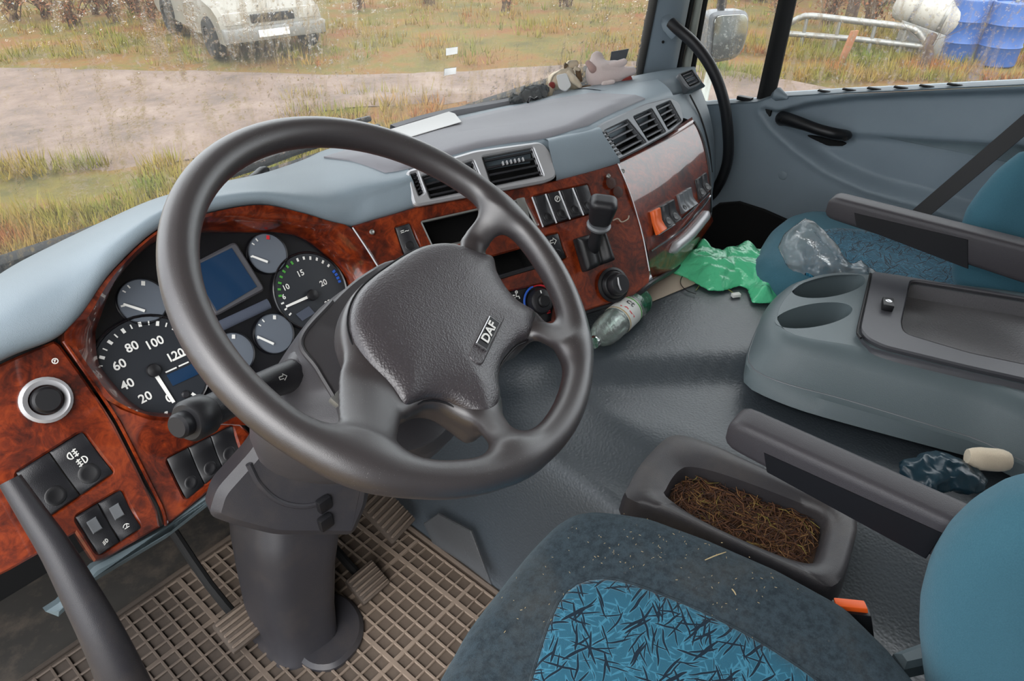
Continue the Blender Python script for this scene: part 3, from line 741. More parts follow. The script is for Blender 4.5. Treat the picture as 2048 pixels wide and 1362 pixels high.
# ---- burl wood fascia
PR_ = [((203, 790, .03), (249, 793, 0)), ((165, 735, .036), (219, 759, 0)), ((128, 680, .052), (196, 725, .005)), ((140, 652, .057), (190, 674, .010)), ((165, 626, .057), (196, 645, .02)),
       ((225, 543, .057), (235, 557, .034)), ((320, 458, .057), (313, 482, .03)), ((415, 427, .057), (405, 462, .012)), ((520, 410, .057), (509, 465, 0)), ((600, 425, .057), (561, 465, 0)),
       ((660, 443, .057), (612, 479, 0)), ((700, 455, .056), (663, 520, 0)), ((733, 500, .05), (698, 571, 0)), ((763, 548, .04), (700, 640, 0)), ((740, 680, .03), (640, 730, 0)),
       ((600, 838, .02), (540, 785, 0)), ((480, 850, .02), (440, 806, 0)), ((362, 840, .02), (362, 823, 0)), ((300, 836, .02), (300, 824, 0)), ((243, 815, .025), (272, 812, 0))]
O = cat([PL.at(a[0], a[1], a[2]) for a, b in PR_], 120, True); I_ = cat([PL.at(b[0], b[1], b[2]) for a, b in PR_], 120, True)
rows = [O-PL.n*.05, O-PL.n*.004, O, O*.7+I_*.3+PL.n*.010, O*.35+I_*.65+PL.n*.008, I_+PL.n*.003, I_, I_-PL.n*.02]
fixn(mk('cluster_hood', *grid(rows, close_u=True), M['wood'], dash, ang=40))
mk('cluster_panel', *plate([PL.at(x, y, -.004) for x, y in [(180, 660), (230, 540), (310, 470), (405, 440), (509, 445), (580, 452), (640, 475), (700, 540), (725, 600), (660, 740), (540, 820), (362, 850), (270, 835), (190, 740)]], PL, .004, .001, h0=-.008), M['blackgloss'], dash)
seam = [(128, 682), (166, 737), (204, 792), (236, 842), (281, 930), (324, 1017), (332, 1051)]
sw3 = [(331, 918), (463, 850), (481, 908), (371, 1000)]
low = [(204, 792), (243, 815), (300, 836), (362, 840), (480, 848), (500, 868), (503, 922), (412, 987), (333, 1052), (324, 1017), (281, 930), (236, 842)]
mk('wood_panel', *plate([PL.at(x, y, .02) for x, y in low], PL, .022, .003, [rnd([PL.at(x, y, .02) for x, y in sw3], .008)]), M['wood'], dash)
bank1 = [(96, 905), (164, 862), (228, 945), (140, 1008)]; bank2 = [(148, 1034), (240, 979), (281, 1055), (196, 1110)]; bank0 = [(30, 945), (96, 905), (140, 1008), (75, 1050)]
lp = [(-100, 775), (30, 715), (108, 682), (120, 690), (158, 743), (196, 798), (228, 848), (273, 937), (314, 1022), (320, 1054), (208, 1119), (188, 1124), (150, 1066), (20, 1140), (-100, 1200)]
mk('wood_panel', *plate([PL.at(x, y, .03) for x, y in lp], PL, .032, .003, [rnd([PL.at(x, y, .03) for x, y in [(28, 948), (164, 862), (228, 945), (92, 1038)]], .008), rnd([PL.at(x, y, .03) for x, y in bank2], .008)]), M['wood'], dash)
mk('seam_bead', *tube(cat([PL.at(x, y, .028+.02*(i < 2)) for i, (x, y) in enumerate(seam)], 30), .0022, 6), M['wood'], dash)
lt = [(90, 1222), (116, 1205), (186, 1132), (333, 1054), (420, 985), (506, 918), (512, 936), (470, 968), (330, 1076), (190, 1160), (116, 1232)]
mk('lower_trim', *plate([PL.at(x, y, .02) for x, y in lt], PL, .03, .006), M['lower'], dash)
# dark space behind the lower dash
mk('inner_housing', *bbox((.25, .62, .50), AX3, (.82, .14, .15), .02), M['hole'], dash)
# ---- centre fascia
swA = [(789, 456), (817, 447), (840, 500), (808, 512)]; radio = [(841, 444), (1046, 398), (1074, 452), (866, 498)]; swr = [(1064, 394), (1172, 370), (1194, 423), (1086, 454)]
swB = [(1086, 474), (1114, 467), (1131, 516), (1104, 525)]; din = [(896, 538), (1054, 494), (1076, 533), (914, 582)]; heat = [(930, 604), (1108, 562), (1132, 640), (952, 692)]
cp = [(703, 453), (745, 441), (790, 428), (835, 414), (1115, 361), (1236, 327), (1262, 390), (1285, 470), (1299, 540), (1296, 566), (1265, 592), (1180, 618), (1100, 645), (960, 710), (830, 740), (775, 600), (763, 545), (733, 497)]
hl = [[PC.at(x, y, .006) for x, y in h] for h in (swA, radio, swr, swB, din, heat)]
mk('wood_panel', *plate([PC.at(x, y, .006) for x, y in cp], PC, .012, .003, [rnd(h, .004) for h in hl]), M['wood'], dash)
def cavity(name, pl, q, d, mat, off=.0, parent=dash):
    Q = np.array([pl.at(x, y, off) for x, y in q]); B = Q-pl.n*d; c = B.mean(0); B = c+(B-c)*1.05
    V, F = grid([Q, B], close_u=True); F.append((4, 5, 6, 7)); return mk(name, V, F, mat, parent, ang=None)
cavity('radio_slot', PC, radio, .09, M['hole'], .005)
for a, b in ((0, 3), (3, 2), (0, 1), (1, 2)):
    p, q = PC.at(*radio[a], .008), PC.at(*radio[b], .008); mk('slot_frame', *tube([p, q], .0028, 6), M['metal'], dash)
mk('slot_clip', *bbox(PC.at(1045, 418, .008), (PC.ex, PC.ey, PC.n), (.009, .022, .004), .002), M['metal'], dash)
cavity('storage_slot', PC, din, .07, M['hole'], .005)
mk('slot_lip', *tube([PC.at(912, 580, .010), PC.at(1077, 532, .010)], .005, 8), M['softblack'], dash)
mk('heater_panel', *plate([PC.at(x, y, .0) for x, y in heat], PC, .004, .001), M['black'], dash)
# seam between centre and passenger side, its highlight painted as a silver bead
mk('seam_bead', *tube(cat([PC.at(x, y, .014) for x, y in [(1236, 327), (1262, 390), (1285, 470), (1299, 542)]], 20), .0014, 6), M['silver'], dash)
mk('seam_bead', *tube(cat([PC.at(x, y, .014) for x, y in [(705, 455), (733, 497), (763, 545)]], 14), .0013, 6), M['silver'], dash)  # left seam: highlight painted as a silver bead too
# ---- passenger side module, curved
r0 = [PR.at(x, y, .004) for x, y in [(1237, 328), (1290, 302), (1345, 272), (1388, 244)]]
r1 = [PR.at(x, y, .018) for x, y in [(1256, 372), (1312, 342), (1366, 306), (1404, 276)]]
r2 = [PR.at(x, y, .016) for x, y in [(1274, 425), (1335, 392), (1386, 350), (1415, 322)]]
r3 = [PR.at(x, y, .008) for x, y in [(1290, 480), (1348, 444), (1396, 398), (1420, 366)]]
r4 = [PR.at(x, y, .0) for x, y in [(1297, 512), (1356, 474), (1400, 428), (1421, 398)]]
r5 = [PR.at(x, y, -.016) for x, y in [(1300, 540), (1358, 500), (1402, 452), (1421, 424)]]
r6 = [PR.at(x, y, -.06) for x, y in [(1298, 568), (1352, 534), (1398, 478), (1420, 448)]]
r7 = [p+np.array([0, .12, -.01]) for p in r6]
r00 = [PR.at(x, y, -.012) for x, y in [(1232, 316), (1287, 290), (1342, 260), (1384, 234)]]
mk('glovebox_panel', *loft([r00, r0, r1, r2, r3, r4, r5, r6, r7], 6, 5), M['wood'], dash, ang=50)
side = lambda rows_: [r[-1] for r in rows_]
E_ = np.array(side([r0, r1, r2, r3, r4, r5, r6])); V, F = grid([E_, E_+np.array([.012, .03, 0]), E_+np.array([.014, .12, 0])]); mk('glovebox_side', V, F, M['softblack'], dash)
mk('glovebox_edge', *tube(cat(E_[:6], 24), .0035, 6), M['softblack'], dash)
for L, w_ in (([(1302, 502), (1358, 464), (1400, 420), (1421, 392)], .0024), ([(1316, 470), (1350, 449)], .0018), ([(1362, 440), (1394, 411)], .0018), ([(1399, 406), (1418, 386)], .0018)):
    mk('trim_line', *tube(cat([PR.at(x, y, .010-.004*(y > 455)) for x, y in L], 12), w_, 6), M['chrome'], dash)
mk('handle_recess', *tube(cat([PR.at(x, y, -.004) for x, y in [(1340, 503), (1375, 474), (1404, 440), (1416, 424)]], 14), [.004]+[.013]*12+[.004], 10), M['silver'], dash)
# underside lip
mk('under_lip', *tube(cat([PC.at(1080, 655, .004), PC.at(1180, 621, .004), PC.at(1265, 595, .004), PC.at(1298, 569, .0), PR.at(1352, 535, -.055), PR.at(1400, 478, -.055)], 26), .006, 8), M['softblack'], dash)
# ---- body of the dash at the passenger end
b0 = [PZ(x, y, .70) for x, y in [(1140, 184), (1210, 167), (1290, 150), (1345, 139), (1385, 136)]]
b1 = [PZ(x, y, .735) for x, y in [(1200, 180), (1240, 172), (1305, 158), (1352, 150), (1394, 148)]]
b2 = [PZ(x, y, .715) for x, y in [(1240, 196), (1270, 192), (1315, 184), (1362, 174), (1404, 164)]]
b3 = [PZ(x, y, .69) for x, y in [(1270, 215), (1300, 209), (1330, 201), (1372, 189), (1409, 174)]]
mk('end_shoulder', *loft([[p+np.array([0, .05, -.1]) for p in b0], b0, b1, b2, b3, [p+np.array([0, .04, -.02]) for p in b3]], 6, 5), M['cover'], dash, ang=50)
s0 = [PX(x, y, 1.17) for x, y in [(1340, 190), (1372, 245), (1404, 320), (1420, 400), (1418, 450)]]
s1 = [PX(x, y, 1.32) for x, y in [(1364, 186), (1396, 240), (1414, 300), (1424, 370), (1420, 430)]]
s2 = [PX(x, y, 1.48) for x, y in [(1400, 172), (1418, 225), (1428, 290), (1426, 340), (1414, 380)]]
s3 = [p+np.array([.05, .12, 0]) for p in s2]
mk('end_panel', *loft([[p+np.array([-.02, .05, 0]) for p in s0], s0, s1, s2, s3], 6, 6), M['cover'], dash, ang=60)
mk('seam_line', *tube(cat([PX(x, y, 1.36)+np.array([-.012, -.012, 0]) for x, y in [(1376, 186), (1398, 232), (1413, 285), (1420, 340)]], 20), .0022, 6), M['rubber'], dash)

# ---- air vents
def lerp4(Q, s, t): return (Q[0]*(1-s)+Q[1]*s)*(1-t)+(Q[3]*(1-s)+Q[2]*s)*t
def slats(parent, pl, quad, n, off, mat, tilt=.5, depth=.016, inset=.003, knob=True):
    Q = np.array([pl.at(x, y, off) for x, y in quad]); cavity('vent_cavity', pl, quad, .035, M['hole'], off, parent)
    for i in range(n):
        t = (i+.5)/n; a, b = lerp4(Q, .01, t), lerp4(Q, .99, t); d = unit(b-a); dn = unit(Q[3]-Q[0]); ax = unit(-pl.n+dn*tilt*-1)
        mk('slat', *bbox((a+b)/2+ax*(depth/2)-pl.n*inset, (d, ax, np.cross(d, ax)), (np.linalg.norm(b-a)/2, depth/2, .0021), .0006, 1), mat, parent)
def vent_frame(pl, outline, holes, off, mat, name='air_vent', d=.012, r=.008, ch=.003):
    return mk(name, *plate(rnd([pl.at(x, y, off) for x, y in outline], r), pl, d, ch, [rnd([pl.at(x, y, off) for x, y in h], .002, 2) for h in holes], h0=off-d), mat, dash)
PCV = Plane(PC.at(960, 350, .016), unit(PC.n+np.array([0, 0, .12])))
vl, vr = [(845, 352), (946, 321), (968, 374), (862, 396)], [(966, 314), (1065, 295), (1086, 350), (985, 371)]
th_ = [(822, 347), (834, 344), (848, 384), (839, 391)]
f1 = vent_frame(PCV, [(811, 341), (950, 300), (1082, 282), (1102, 300), (1115, 354), (1092, 364), (828, 413)], [vl, vr, th_], .006, M['silver'], r=.012, ch=.004)
slats(f1, PCV, vl, 4, .005, M['softblack'], .2); slats(f1, PCV, vr, 4, .005, M['softblack'], .2)
q = np.array([PCV.at(x, y, .0) for x, y in th_]); cavity('wheel_slot', PCV, th_, .02, M['hole'], .004, f1)
for i in range(6): mk('thumb_rib', *tube([lerp4(q, .0, (i+.5)/6), lerp4(q, 1, (i+.5)/6)], .0022, 6), M['softblack'], f1)
for i in range(6):
    c_ = PCV.at(1006+8*i, 327-1.6*i, .008); mk('tab_rib', *bbox(c_, (PCV.ex, PCV.ey, PCV.n), (.0014, .004, .003), .0006, 1), M['silver'], f1)
PV = Plane((.8, .232, .722), (0, -.79, .62))
v1, v2, v3 = [(1210, 262), (1256, 240), (1292, 283), (1245, 308)], [(1268, 234), (1304, 218), (1331, 262), (1297, 280)], [(1313, 214), (1341, 202), (1362, 240), (1337, 258)]
f2 = vent_frame(PV, [(1188, 259), (1205, 245), (1290, 207), (1342, 194), (1360, 205), (1369, 240), (1345, 263), (1290, 294), (1236, 321)], [v1, v2, v3], .012, M['ventgrey'], r=.010)
for v in (v1, v2, v3): slats(f2, PV, v, 4, .0115, M['consoledark'], .25)
q = np.array([PV.at(x, y, .016) for x, y in [(1203, 262), (1210, 260), (1243, 310), (1236, 313)]])
for i in range(7): mk('thumb_rib', *tube([lerp4(q, 0, (i+.5)/7), lerp4(q, 1, (i+.5)/7)], .0022, 6), M['black'], f2)
pf = PX(1381, 156, 1.368); PF = Plane(pf, (-.22, -.62, .75)); v4 = [(1363, 148), (1384, 140), (1399, 163), (1380, 172)]
f3 = vent_frame(PF, [(1356, 147), (1386, 136), (1404, 162), (1400, 168), (1380, 178), (1370, 170)], [v4], .016, M['ventgrey'], r=.008, d=.024)
slats(f3, PF, v4, 4, .016, M['consoledark'], .2)

# ---- switches
def rocker(pl, quad, off, hgt=.010, mat='softblack', icon=None, dimple=True, name='rocker_switch', lab=None):
    Q = np.array([pl.at(x, y, off) for x, y in quad]); rows = []
    prof = [(0, 0), (.0, .8), (.04, 1), (.3, .80), (.55, .62), (.8, .80), (.96, 1.0), (1, .8), (1, 0)]
    for t, h in prof: rows.append([lerp4(Q, s, t)+pl.n*(hgt*h*k-.004) for s, k in ((.02, 0), (.02, .85), (.08, 1), (.5, 1), (.92, 1), (.98, .85), (.98, 0))])
    o = mk(name, *grid(rows), M[mat], dash, ang=50)
    if lab: o['label'] = lab
    def mp(s, t, hh=.0012): # follows the concave face
        hx = np.interp(t, [p[0] for p in prof[1:8]], [p[1] for p in prof[1:8]]); return lerp4(Q, s, t)+pl.n*(hgt*hx-.004+hh)
    if dimple:
        a = np.linspace(0, 2*np.pi, 16, endpoint=False); wd, ht = np.linalg.norm(Q[1]-Q[0]), np.linalg.norm(Q[3]-Q[0]); r = .30
        rows = [[mp(.5+r*k*np.cos(x), .74+r*k*wd/ht*np.sin(x), h) for x in a] for k, h in ((1.0, .0004), (.9, .0012), (.6, -.0004+.001), (.05, .0002))]
        V, F = grid(rows, close_u=True); F.append(tuple(range(48, 64))); mk('thumb_dimple', V, F, M['black'], o, ang=70)
    if icon:
        asp = np.linalg.norm(Q[1]-Q[0])/np.linalg.norm(Q[3]-Q[0])
        for kind, u, v, sc in icon:
            if kind[0] == '"': vf = text(kind[1:], sc, lambda x, y: mp(u+x, v-y*asp))
            else: vf = ribbons([np.array(l)*sc for l in ICON[kind]], .09*sc*1.3, lambda x, y: mp(u+x, v-y*asp))
            m = mk('icon', *vf, M['white'], o, ang=None)
    return o
ar = lambda a, b, n=10, r=.4, c=(0, 0): [(c[0]+r*math.cos(x), c[1]+r*math.sin(x)) for x in np.linspace(a, b, n)]
ICON = {
    'lamp_l': [ar(math.pi/2, 3*math.pi/2, 10, .36, (-.05, 0))+[(-.05, .36)], [(.12, .28), (.55, .36)], [(.12, 0), (.55, .06)], [(.12, -.28), (.55, -.22)], [(.36, .45), (.30, .2), (.40, 0), (.30, -.2), (.38, -.4)]],
    'lamp_r': [ar(-math.pi/2, math.pi/2, 10, .36, (.05, 0))+[(.05, -.36)], [(-.12, .28), (-.55, .2)], [(-.12, 0), (-.55, -.06)], [(-.12, -.28), (-.55, -.36)], [(-.36, .4), (-.30, .2), (-.40, 0), (-.30, -.2), (-.38, -.45)]],
    'lamp_down': [ar(-math.pi/2, math.pi/2, 10, .34, (.1, 0))+[(.1, -.34)], [(-.06, .2), (-.5, 0)], [(-.06, -.05), (-.5, -.25)], [(-.06, -.3), (-.5, -.5)]],
    'dial': [ar(math.pi*.1, math.pi*.9, 10, .5, (0, -.2)), [(0, -.2), (.22, .2)], [(-.4, -.3), (.4, -.3)]],
    'ring': [ar(0, 2*math.pi, 16, .42), [(-.2, -.2), (.2, .2)], [(-.15, .15), (.15, .15)]],
    'arrow': [[(-.55, .2), (0, .2), (0, .5), (.5, 0), (0, -.5), (0, -.2), (-.55, -.2), (-.55, .2)]],
    'car': [[(-.5, 0), (-.2, .3), (.2, .3), (.5, 0)], [(-.5, -.1), (.5, -.1)]],
    'truck': [[(-.5, -.2), (-.5, .3), (.1, .3), (.1, -.2), (-.5, -.2)], [(.1, .15), (.45, .05), (.45, -.2), (.1, -.2)]],
    'man': [ar(0, 2*math.pi, 10, .16, (.1, .4)), [(.0, .15), (-.1, -.2), (.3, -.25), (.35, -.6)], [(-.55, .1), (-.25, .0)], [(-.55, -.3), (-.25, -.3)]],
    'bars': [[(-.35, .3), (.35, .3)], [(-.35, 0), (.35, 0)], [(-.35, -.3), (.35, -.3)]],
}
def split(q, n, gap=.0):
    q = np.array(q, float); return [[tuple(lerp4(q, (i+gap)/n, 0)), tuple(lerp4(q, (i+1-gap)/n, 0)), tuple(lerp4(q, (i+1-gap)/n, 1)), tuple(lerp4(q, (i+gap)/n, 1))] for i in range(n)]
for q in split(sw3, 3): rocker(PL, q, .016, .010, 'black', dimple=True)
for q in split([(30, 946), (164, 864), (226, 945), (92, 1036)], 2)[1:]: rocker(PL, q, .026, .012, 'softblack', [('lamp_l', .42, .26, .30), ('lamp_r', .56, .46, .30)])
rocker(PL, split([(30, 946), (164, 864), (226, 945), (92, 1036)], 2)[0], .026, .012, 'softblack')
qq = split(bank2, 2); rocker(PL, qq[0], .026, .012, 'softblack', [('"+', .58, .42, .34), ('lamp_down', .5, .80, .24)], False); rocker(PL, qq[1], .026, .012, 'softblack', [('dial', .5, .76, .28)], False)
for q in qq:
    Q = np.array([PL.at(x, y, .034) for x, y in q]); sub = [lerp4(Q, s, t) for s, t in ((.28, .24), (.72, .24), (.72, .56), (.28, .56))]
    mk('scroll_wheel', *hexa(sub, PL.n, .006, .002), M['ventgrey'], dash)
rocker(PC, swA, .010, .010, 'softblack', [('"=~', .5, .22, .5)])
for i, q in enumerate(split(swr, 4)): rocker(PC, q, .012, .012, 'softblack', [('ring', .55, .25, .42)] if i == 1 else None)
for i, q in enumerate(split(swr, 4)):
    p0, p1 = PC.at(*q[0], .022), PC.at(*q[3], .022); mk('switch_divider', *tube([p0, p1], .0016, 6), M['silver'], dash)
rocker(PC, swB, .012, .010, 'softblack', [('arrow', .5, .25, .4)])
g1 = [(1300, 424), (1342, 400), (1358, 440), (1314, 470)]; g2 = [(1350, 392), (1376, 376), (1390, 410), (1364, 428)]; g3 = [(1386, 362), (1408, 346), (1419, 378), (1398, 400)]
for i, q in enumerate(split(g1, 3)): rocker(PR, q, .016, .014, 'orange' if i == 0 else 'softblack', None, i > 0, lab='amber hazard rocker' if i == 0 else None)
for i, q in enumerate(split(g2, 3)): rocker(PR, q, .012, .014, 'ventgrey', None, i < 1)
for i, q in enumerate(split(g3, 2)): rocker(PR, q, .010, .012, 'softblack', None)
# screws and warning sensors
for pl, x, y, off in ((PC, 744, 464, .019), (PC, 1217, 352, .019), (PR, 1246, 342, .014)):
    c_ = pl.at(x, y, off); o = mk('screw', *lathe([(.0045, -.002), (.0045, .001), (.0035, .0018), (.002, .0008), (0, .0004)], c_, pl.n, 16, False), M['metal'], dash)
for a, x, y in ((0, 1222, 366), (0, 1236, 384)):
    mk('glue_scar', *lathe([(.012, 0), (.010, .0006), (.004, .0008), (0, .0006)], PC.at(x, y, .0183), PC.n, 9, False), plain('glue_residue', '3a1d14', .6), dash)
mk('glue_scar', *tube(cat([PC.at(x, y, .019) for x, y in [(1226, 441), (1236, 437), (1243, 444), (1256, 438), (1258, 431)]], 14), .0014, 5), M['card'], dash)
# round rotary switch, lower right of the centre fascia
c_ = PC.at(1226, 570, .018)
o = mk('rotary_switch', *lathe([(.036, 0), (.036, .003), (.031, .005), (.029, .004), (.027, .012), (.025, .014), (.0, .014)], c_, PC.n, 28, False), M['black'], dash)
mk('knob_cap', *lathe([(.022, .012), (.022, .026), (.019, .030), (0, .030)], c_, PC.n, 24, False), M['softblack'], o)
mk('knob_ridge', *tube([c_+PC.n*.030+PC.ey*-.012-PC.ex*.004, c_+PC.n*.032+PC.ey*.0-PC.ex*.007, c_+PC.n*.030+PC.ey*.014-PC.ex*.004], .0018, 6), M['silver'], o)
# gear selector on the centre fascia
gs = thing('gear_selector', 'black gear selector lever with rounded knob on the burl wood fascia', 'gear lever', PC.at(1180, 520, .01))
G0 = PC.at(1179, 504, .018); gq4 = np.array([PC.uv(PC.at(x, y, .018)) for x, y in [(1141, 480), (1197, 463), (1217, 523), (1160, 546)]])
def gaiter(X, Y, Z):
    d2 = poly2(X, Y, gq4); top = .034-.012*np.exp(-((X-gq4[:, 0].mean()-.008)/.012)**2); w2 = np.abs(Z-top/2)-top/2; r = .011
    return np.sqrt(np.maximum(d2+r, 0)**2+np.maximum(w2+r, 0)**2)+np.minimum(np.maximum(d2+r, w2+r), 0)-r
V, F = nets(gaiter, np.r_[gq4.min(0)-.01, -.006], np.r_[gq4.max(0)+.01, .045], .0022, 2); mk('gaiter_box', [PC.xyz(u, v, h+.018) for u, v, h in V], F, M['black'], gs, 180)
g1p, g2p, g3p = PC.at(1186, 496, .045), PC.at(1197, 452, .088), PC.at(1208, 404, .128)
mk('lever', *tube([g1p-PC.n*.015, g1p, (g1p+g2p)/2, g2p], [.016, .0135, .0125, .012], 14), M['softblack'], gs)
ga = unit(g3p-g2p); mk('collar', *lathe([(.012, -.006), (.022, -.002), (.0235, .003), (.020, .006), (.0, .006)], g2p, ga, 26, False), M['ventgrey'], gs)
gxx = unit(np.cross(ga, CF)); gyy = np.cross(ga, gxx)
def knob(X, Y, Z):
    w_ = .0205+.006*np.clip(Z/.05, 0, 1); q = np.stack(np.broadcast_arrays(np.abs(X)-w_+.013, np.abs(Y)-w_*.8+.013, np.abs(Z-.028)-.030+.013))
    return np.sqrt((np.maximum(q, 0)**2).sum(0))+np.minimum(q.max(0), 0)-.013
V, F = nets(knob, (-.04, -.04, -.015), (.04, .04, .07), .0026, 2); mk('knob', g2p+ga*.006+np.outer(V[:, 0], gxx)+np.outer(V[:, 1], gyy)+np.outer(V[:, 2], ga), F, M['softblack'], gs, 180)
# heater control
c_ = PC.at(1078, 603, .006)
o = mk('heater_knob', *lathe([(.026, 0), (.026, .006), (.023, .016), (.018, .019), (0, .019)], c_, PC.n, 28, False), M['softblack'], dash)
mk('knob_cap', *lathe([(.013, .018), (.0125, .025), (.010, .027), (0, .027)], c_, PC.n, 22, False), M['black'], o)
def arc(c, pl, r, a0, a1, h, n=24): return [c+pl.ex*r*math.cos(a)+pl.ey*r*math.sin(a)+pl.n*h for a in np.linspace(a0, a1, n)]
mk('cold_scale', *tube(arc(c_, PC, .032, math.radians(100), math.radians(215), .001), .0022, 6), M['blue'], o); mk('hot_scale', *tube(arc(c_, PC, .032, math.radians(35), math.radians(98), .001), .0022, 6), M['red'], o)
mk('pointer', *tube([c_+PC.n*.0195+PC.ey*.015, c_+PC.n*.0185+PC.ey*.021], .0013, 6), M['white'], o)
mp = lambda x, y: PC.at(1033, 590, .0055)+PC.ex*x+PC.ey*y
mk('icon', *ribbons([np.array(l)*.014 for l in ICON['man']], .0022, mp), M['white'], dash, ang=None)
mp2 = lambda x, y: PC.at(1097, 622, .0055)+PC.ex*x+PC.ey*y
mk('icon', *ribbons([np.array(l)*.012 for l in ICON['bars']], .0022, mp2), M['red'], dash, ang=None)
# light switch with bright bezel on the left panel
c_ = PL.at(92, 800, .036)
o = mk('light_switch', *lathe([(.030, -.002), (.030, .004), (.026, .007), (.020, .004), (.019, -.002)], c_, PL.n, 30, False), M['silver'], dash)
mk('knob_cap', *lathe([(.0185, 0), (.017, .014), (.014, .017), (0, .017)], c_, PL.n, 24, False), M['black'], o)
mk('icon', *ribbons([np.array(l)*.008 for l in ICON['ring']], .0012, lambda x, y: PL.at(110, 722, .0325)+PL.ex*x+PL.ey*y), M['white'], dash, ang=None)

# ---- gauges
def gauge(name, px, py, r, mat, ticks=(), nums=(), needle=None, nsize=.012, extra=None, rim=True):
    c = PL.at(px, py, .0); n = PL.n
    o = mk(name, *lathe([(r*1.03, -.004), (r*1.03, .002), (r*1.01, .0035), (r*.985, .002), (r*.97, .0), (r*.5, .0005), (0, .0006)], c, n, 44, False), M['blackgloss'], dash)
    mk('dial_face', *lathe([(r*.97, .0006), (r*.6, .0012), (0, .0015)], c, n, 44, False), M[mat], o)
    ang = lambda x, y: math.atan2(*(PL.uv(PL.at(x, y))-PL.uv(c))[::-1])
    for col, a0, a1, k, w1, w2, l in ticks:
        tb = MB()
        for i in range(k):
            a = a0+(a1-a0)*i/max(1, k-1); d = PL.ex*math.cos(a)+PL.ey*math.sin(a); p = c+n*.0024
            big = i % 2 == 0; tb.add(hexa([p+d*r*(.90-l*(1 if big else .9))+s*np.cross(n, d)*(w1 if big else w2)*z for s, z in ((-1, 1), (1, 1))]+[p+d*r*.90+s*np.cross(n, d)*(w1 if big else w2) for s in (1, -1)], n, .0006, .0002))
        tb.mk('tick_marks', M[col], o, ang=None)
    if nums:
        nb = MB()
        for s, x, y, z in nums: nb.add(text(s, z, lambda u, v, q=PL.at(x, y, .0026): q+PL.ex*u+PL.ey*v, bold=.02))
        nb.mk('numerals', M['white'], o, ang=None)
    if needle:
        (xa, ya), (xb, yb), w_ = needle; a, b = PL.at(xa, ya, .005), PL.at(xb, yb, .005); d = unit(b-a); s = np.cross(n, d)
        mk('needle', *hexa([a-s*w_, a+s*w_, b+s*w_*.8, b-s*w_*.8], n, .0015, .0004), M['needle'], o)
        if r > .05: mk('needle_hub', *lathe([(.010, .001), (.009, .006), (.004, .0075), (0, .0078)], a-d*.006, n, 18, False), M['black'], o)
    return o, c
D = math.radians
s0_, cc = gauge('speedometer', 306, 739, .080, 'dial', [('white', D(-62), D(-322), 27, .0022, .0009, .09)],
    [('0', 338, 797, .017), ('20', 291, 795, .018), ('40', 255, 769, .018), ('60', 239, 730, .018), ('80', 264, 694, .018), ('100', 309, 686, .018), ('120', 351, 711, .018)], ((311, 748), (348, 805), .0028))
s0_['label'] = 'speedometer reading nought'
mk('odometer_window', *hexa([PL.at(x, y, .003) for x, y in [(333, 750), (385, 727), (398, 748), (346, 772)]], PL.n, .001, .0003), M['lcd'], s0_)
mk('printed_line', *ribbons([[(PL.uv(PL.at(330, 745))), (PL.uv(PL.at(352, 735)))], [(PL.uv(PL.at(356, 733))), (PL.uv(PL.at(376, 724)))]], .0022, lambda u, v: PL.xyz(u, v, .003)), M['white'], s0_, ang=None)
mk('printed_line', *ribbons([[(PL.uv(PL.at(344, 721))), (PL.uv(PL.at(370, 709)))]], .003, lambda u, v: PL.xyz(u, v, .003)), M['white'], s0_, ang=None)
mk('reset_button', *lathe([(.006, .001), (.006, .004), (.004, .006), (0, .006)], PL.at(370, 789), PL.n, 16, False), M['softblack'], s0_)
t0_, cc = gauge('rev_counter', 622, 582, .067, 'dial', [('green', D(165), D(100), 7, .0018, .0018, .09), ('white', D(88), D(28), 6, .0018, .0018, .09), ('blue', D(14), D(-6), 4, .0022, .0022, .09), ('white', D(200), D(178), 3, .0014, .0014, .08)],
    [('6', 568, 594, .012), ('10', 572, 575, .013), ('15', 601, 547, .014), ('20', 647, 566, .014), ('25', 656, 606, .012)], ((618, 593), (573, 613), .0024))
mk('reading_window', *hexa([PL.at(x, y, .003) for x, y in [(592, 628), (618, 612), (630, 626), (605, 642)]], PL.n, .001, .0003), M['lcd2'], t0_)
for x, y, nd, rd in ((285, 603, ((290, 622), (247, 608)), False), (535, 507, ((536, 524), (504, 512)), True), (548, 667, ((548, 688), (515, 673)), False), (466, 707, ((466, 728), (432, 714)), False)):
    g_, cc = gauge('small_gauge', x, y, .0335, 'dial2', [('white', D(170), D(125), 2, .0014, .0010, .16), ('white', D(105), D(104), 1, .001, .001, .16), ('red' if rd else 'white', D(62), D(61), 1, .0026, .0026, .2)], [], (nd[0], nd[1], .0020))
# driver display and light strip
dq = [(372, 534), (468, 484), (528, 580), (428, 634)]; Q = np.array([PL.at(x, y, .0) for x, y in dq])
o = mk('driver_display', *plate(rnd([PL.at(x, y, .0) for x, y in dq], .008), PL, .008, .003), M['consoledark'], dash)
mk('screen', *hexa([lerp4(Q, s, t)+PL.n*.0095 for s, t in ((.04, .05), (.86, .07), (.88, .88), (.06, .92))], PL.n, .002, .0005), M['lcd'], o)
a, b = PL.at(424, 660, .002), PL.at(538, 607, .002)
mk('warning_light_strip', *tube(np.array([a, (a+b)/2, b]), .0085, 12, flat=.4, up=PL.n), M['lcd2'], dash)

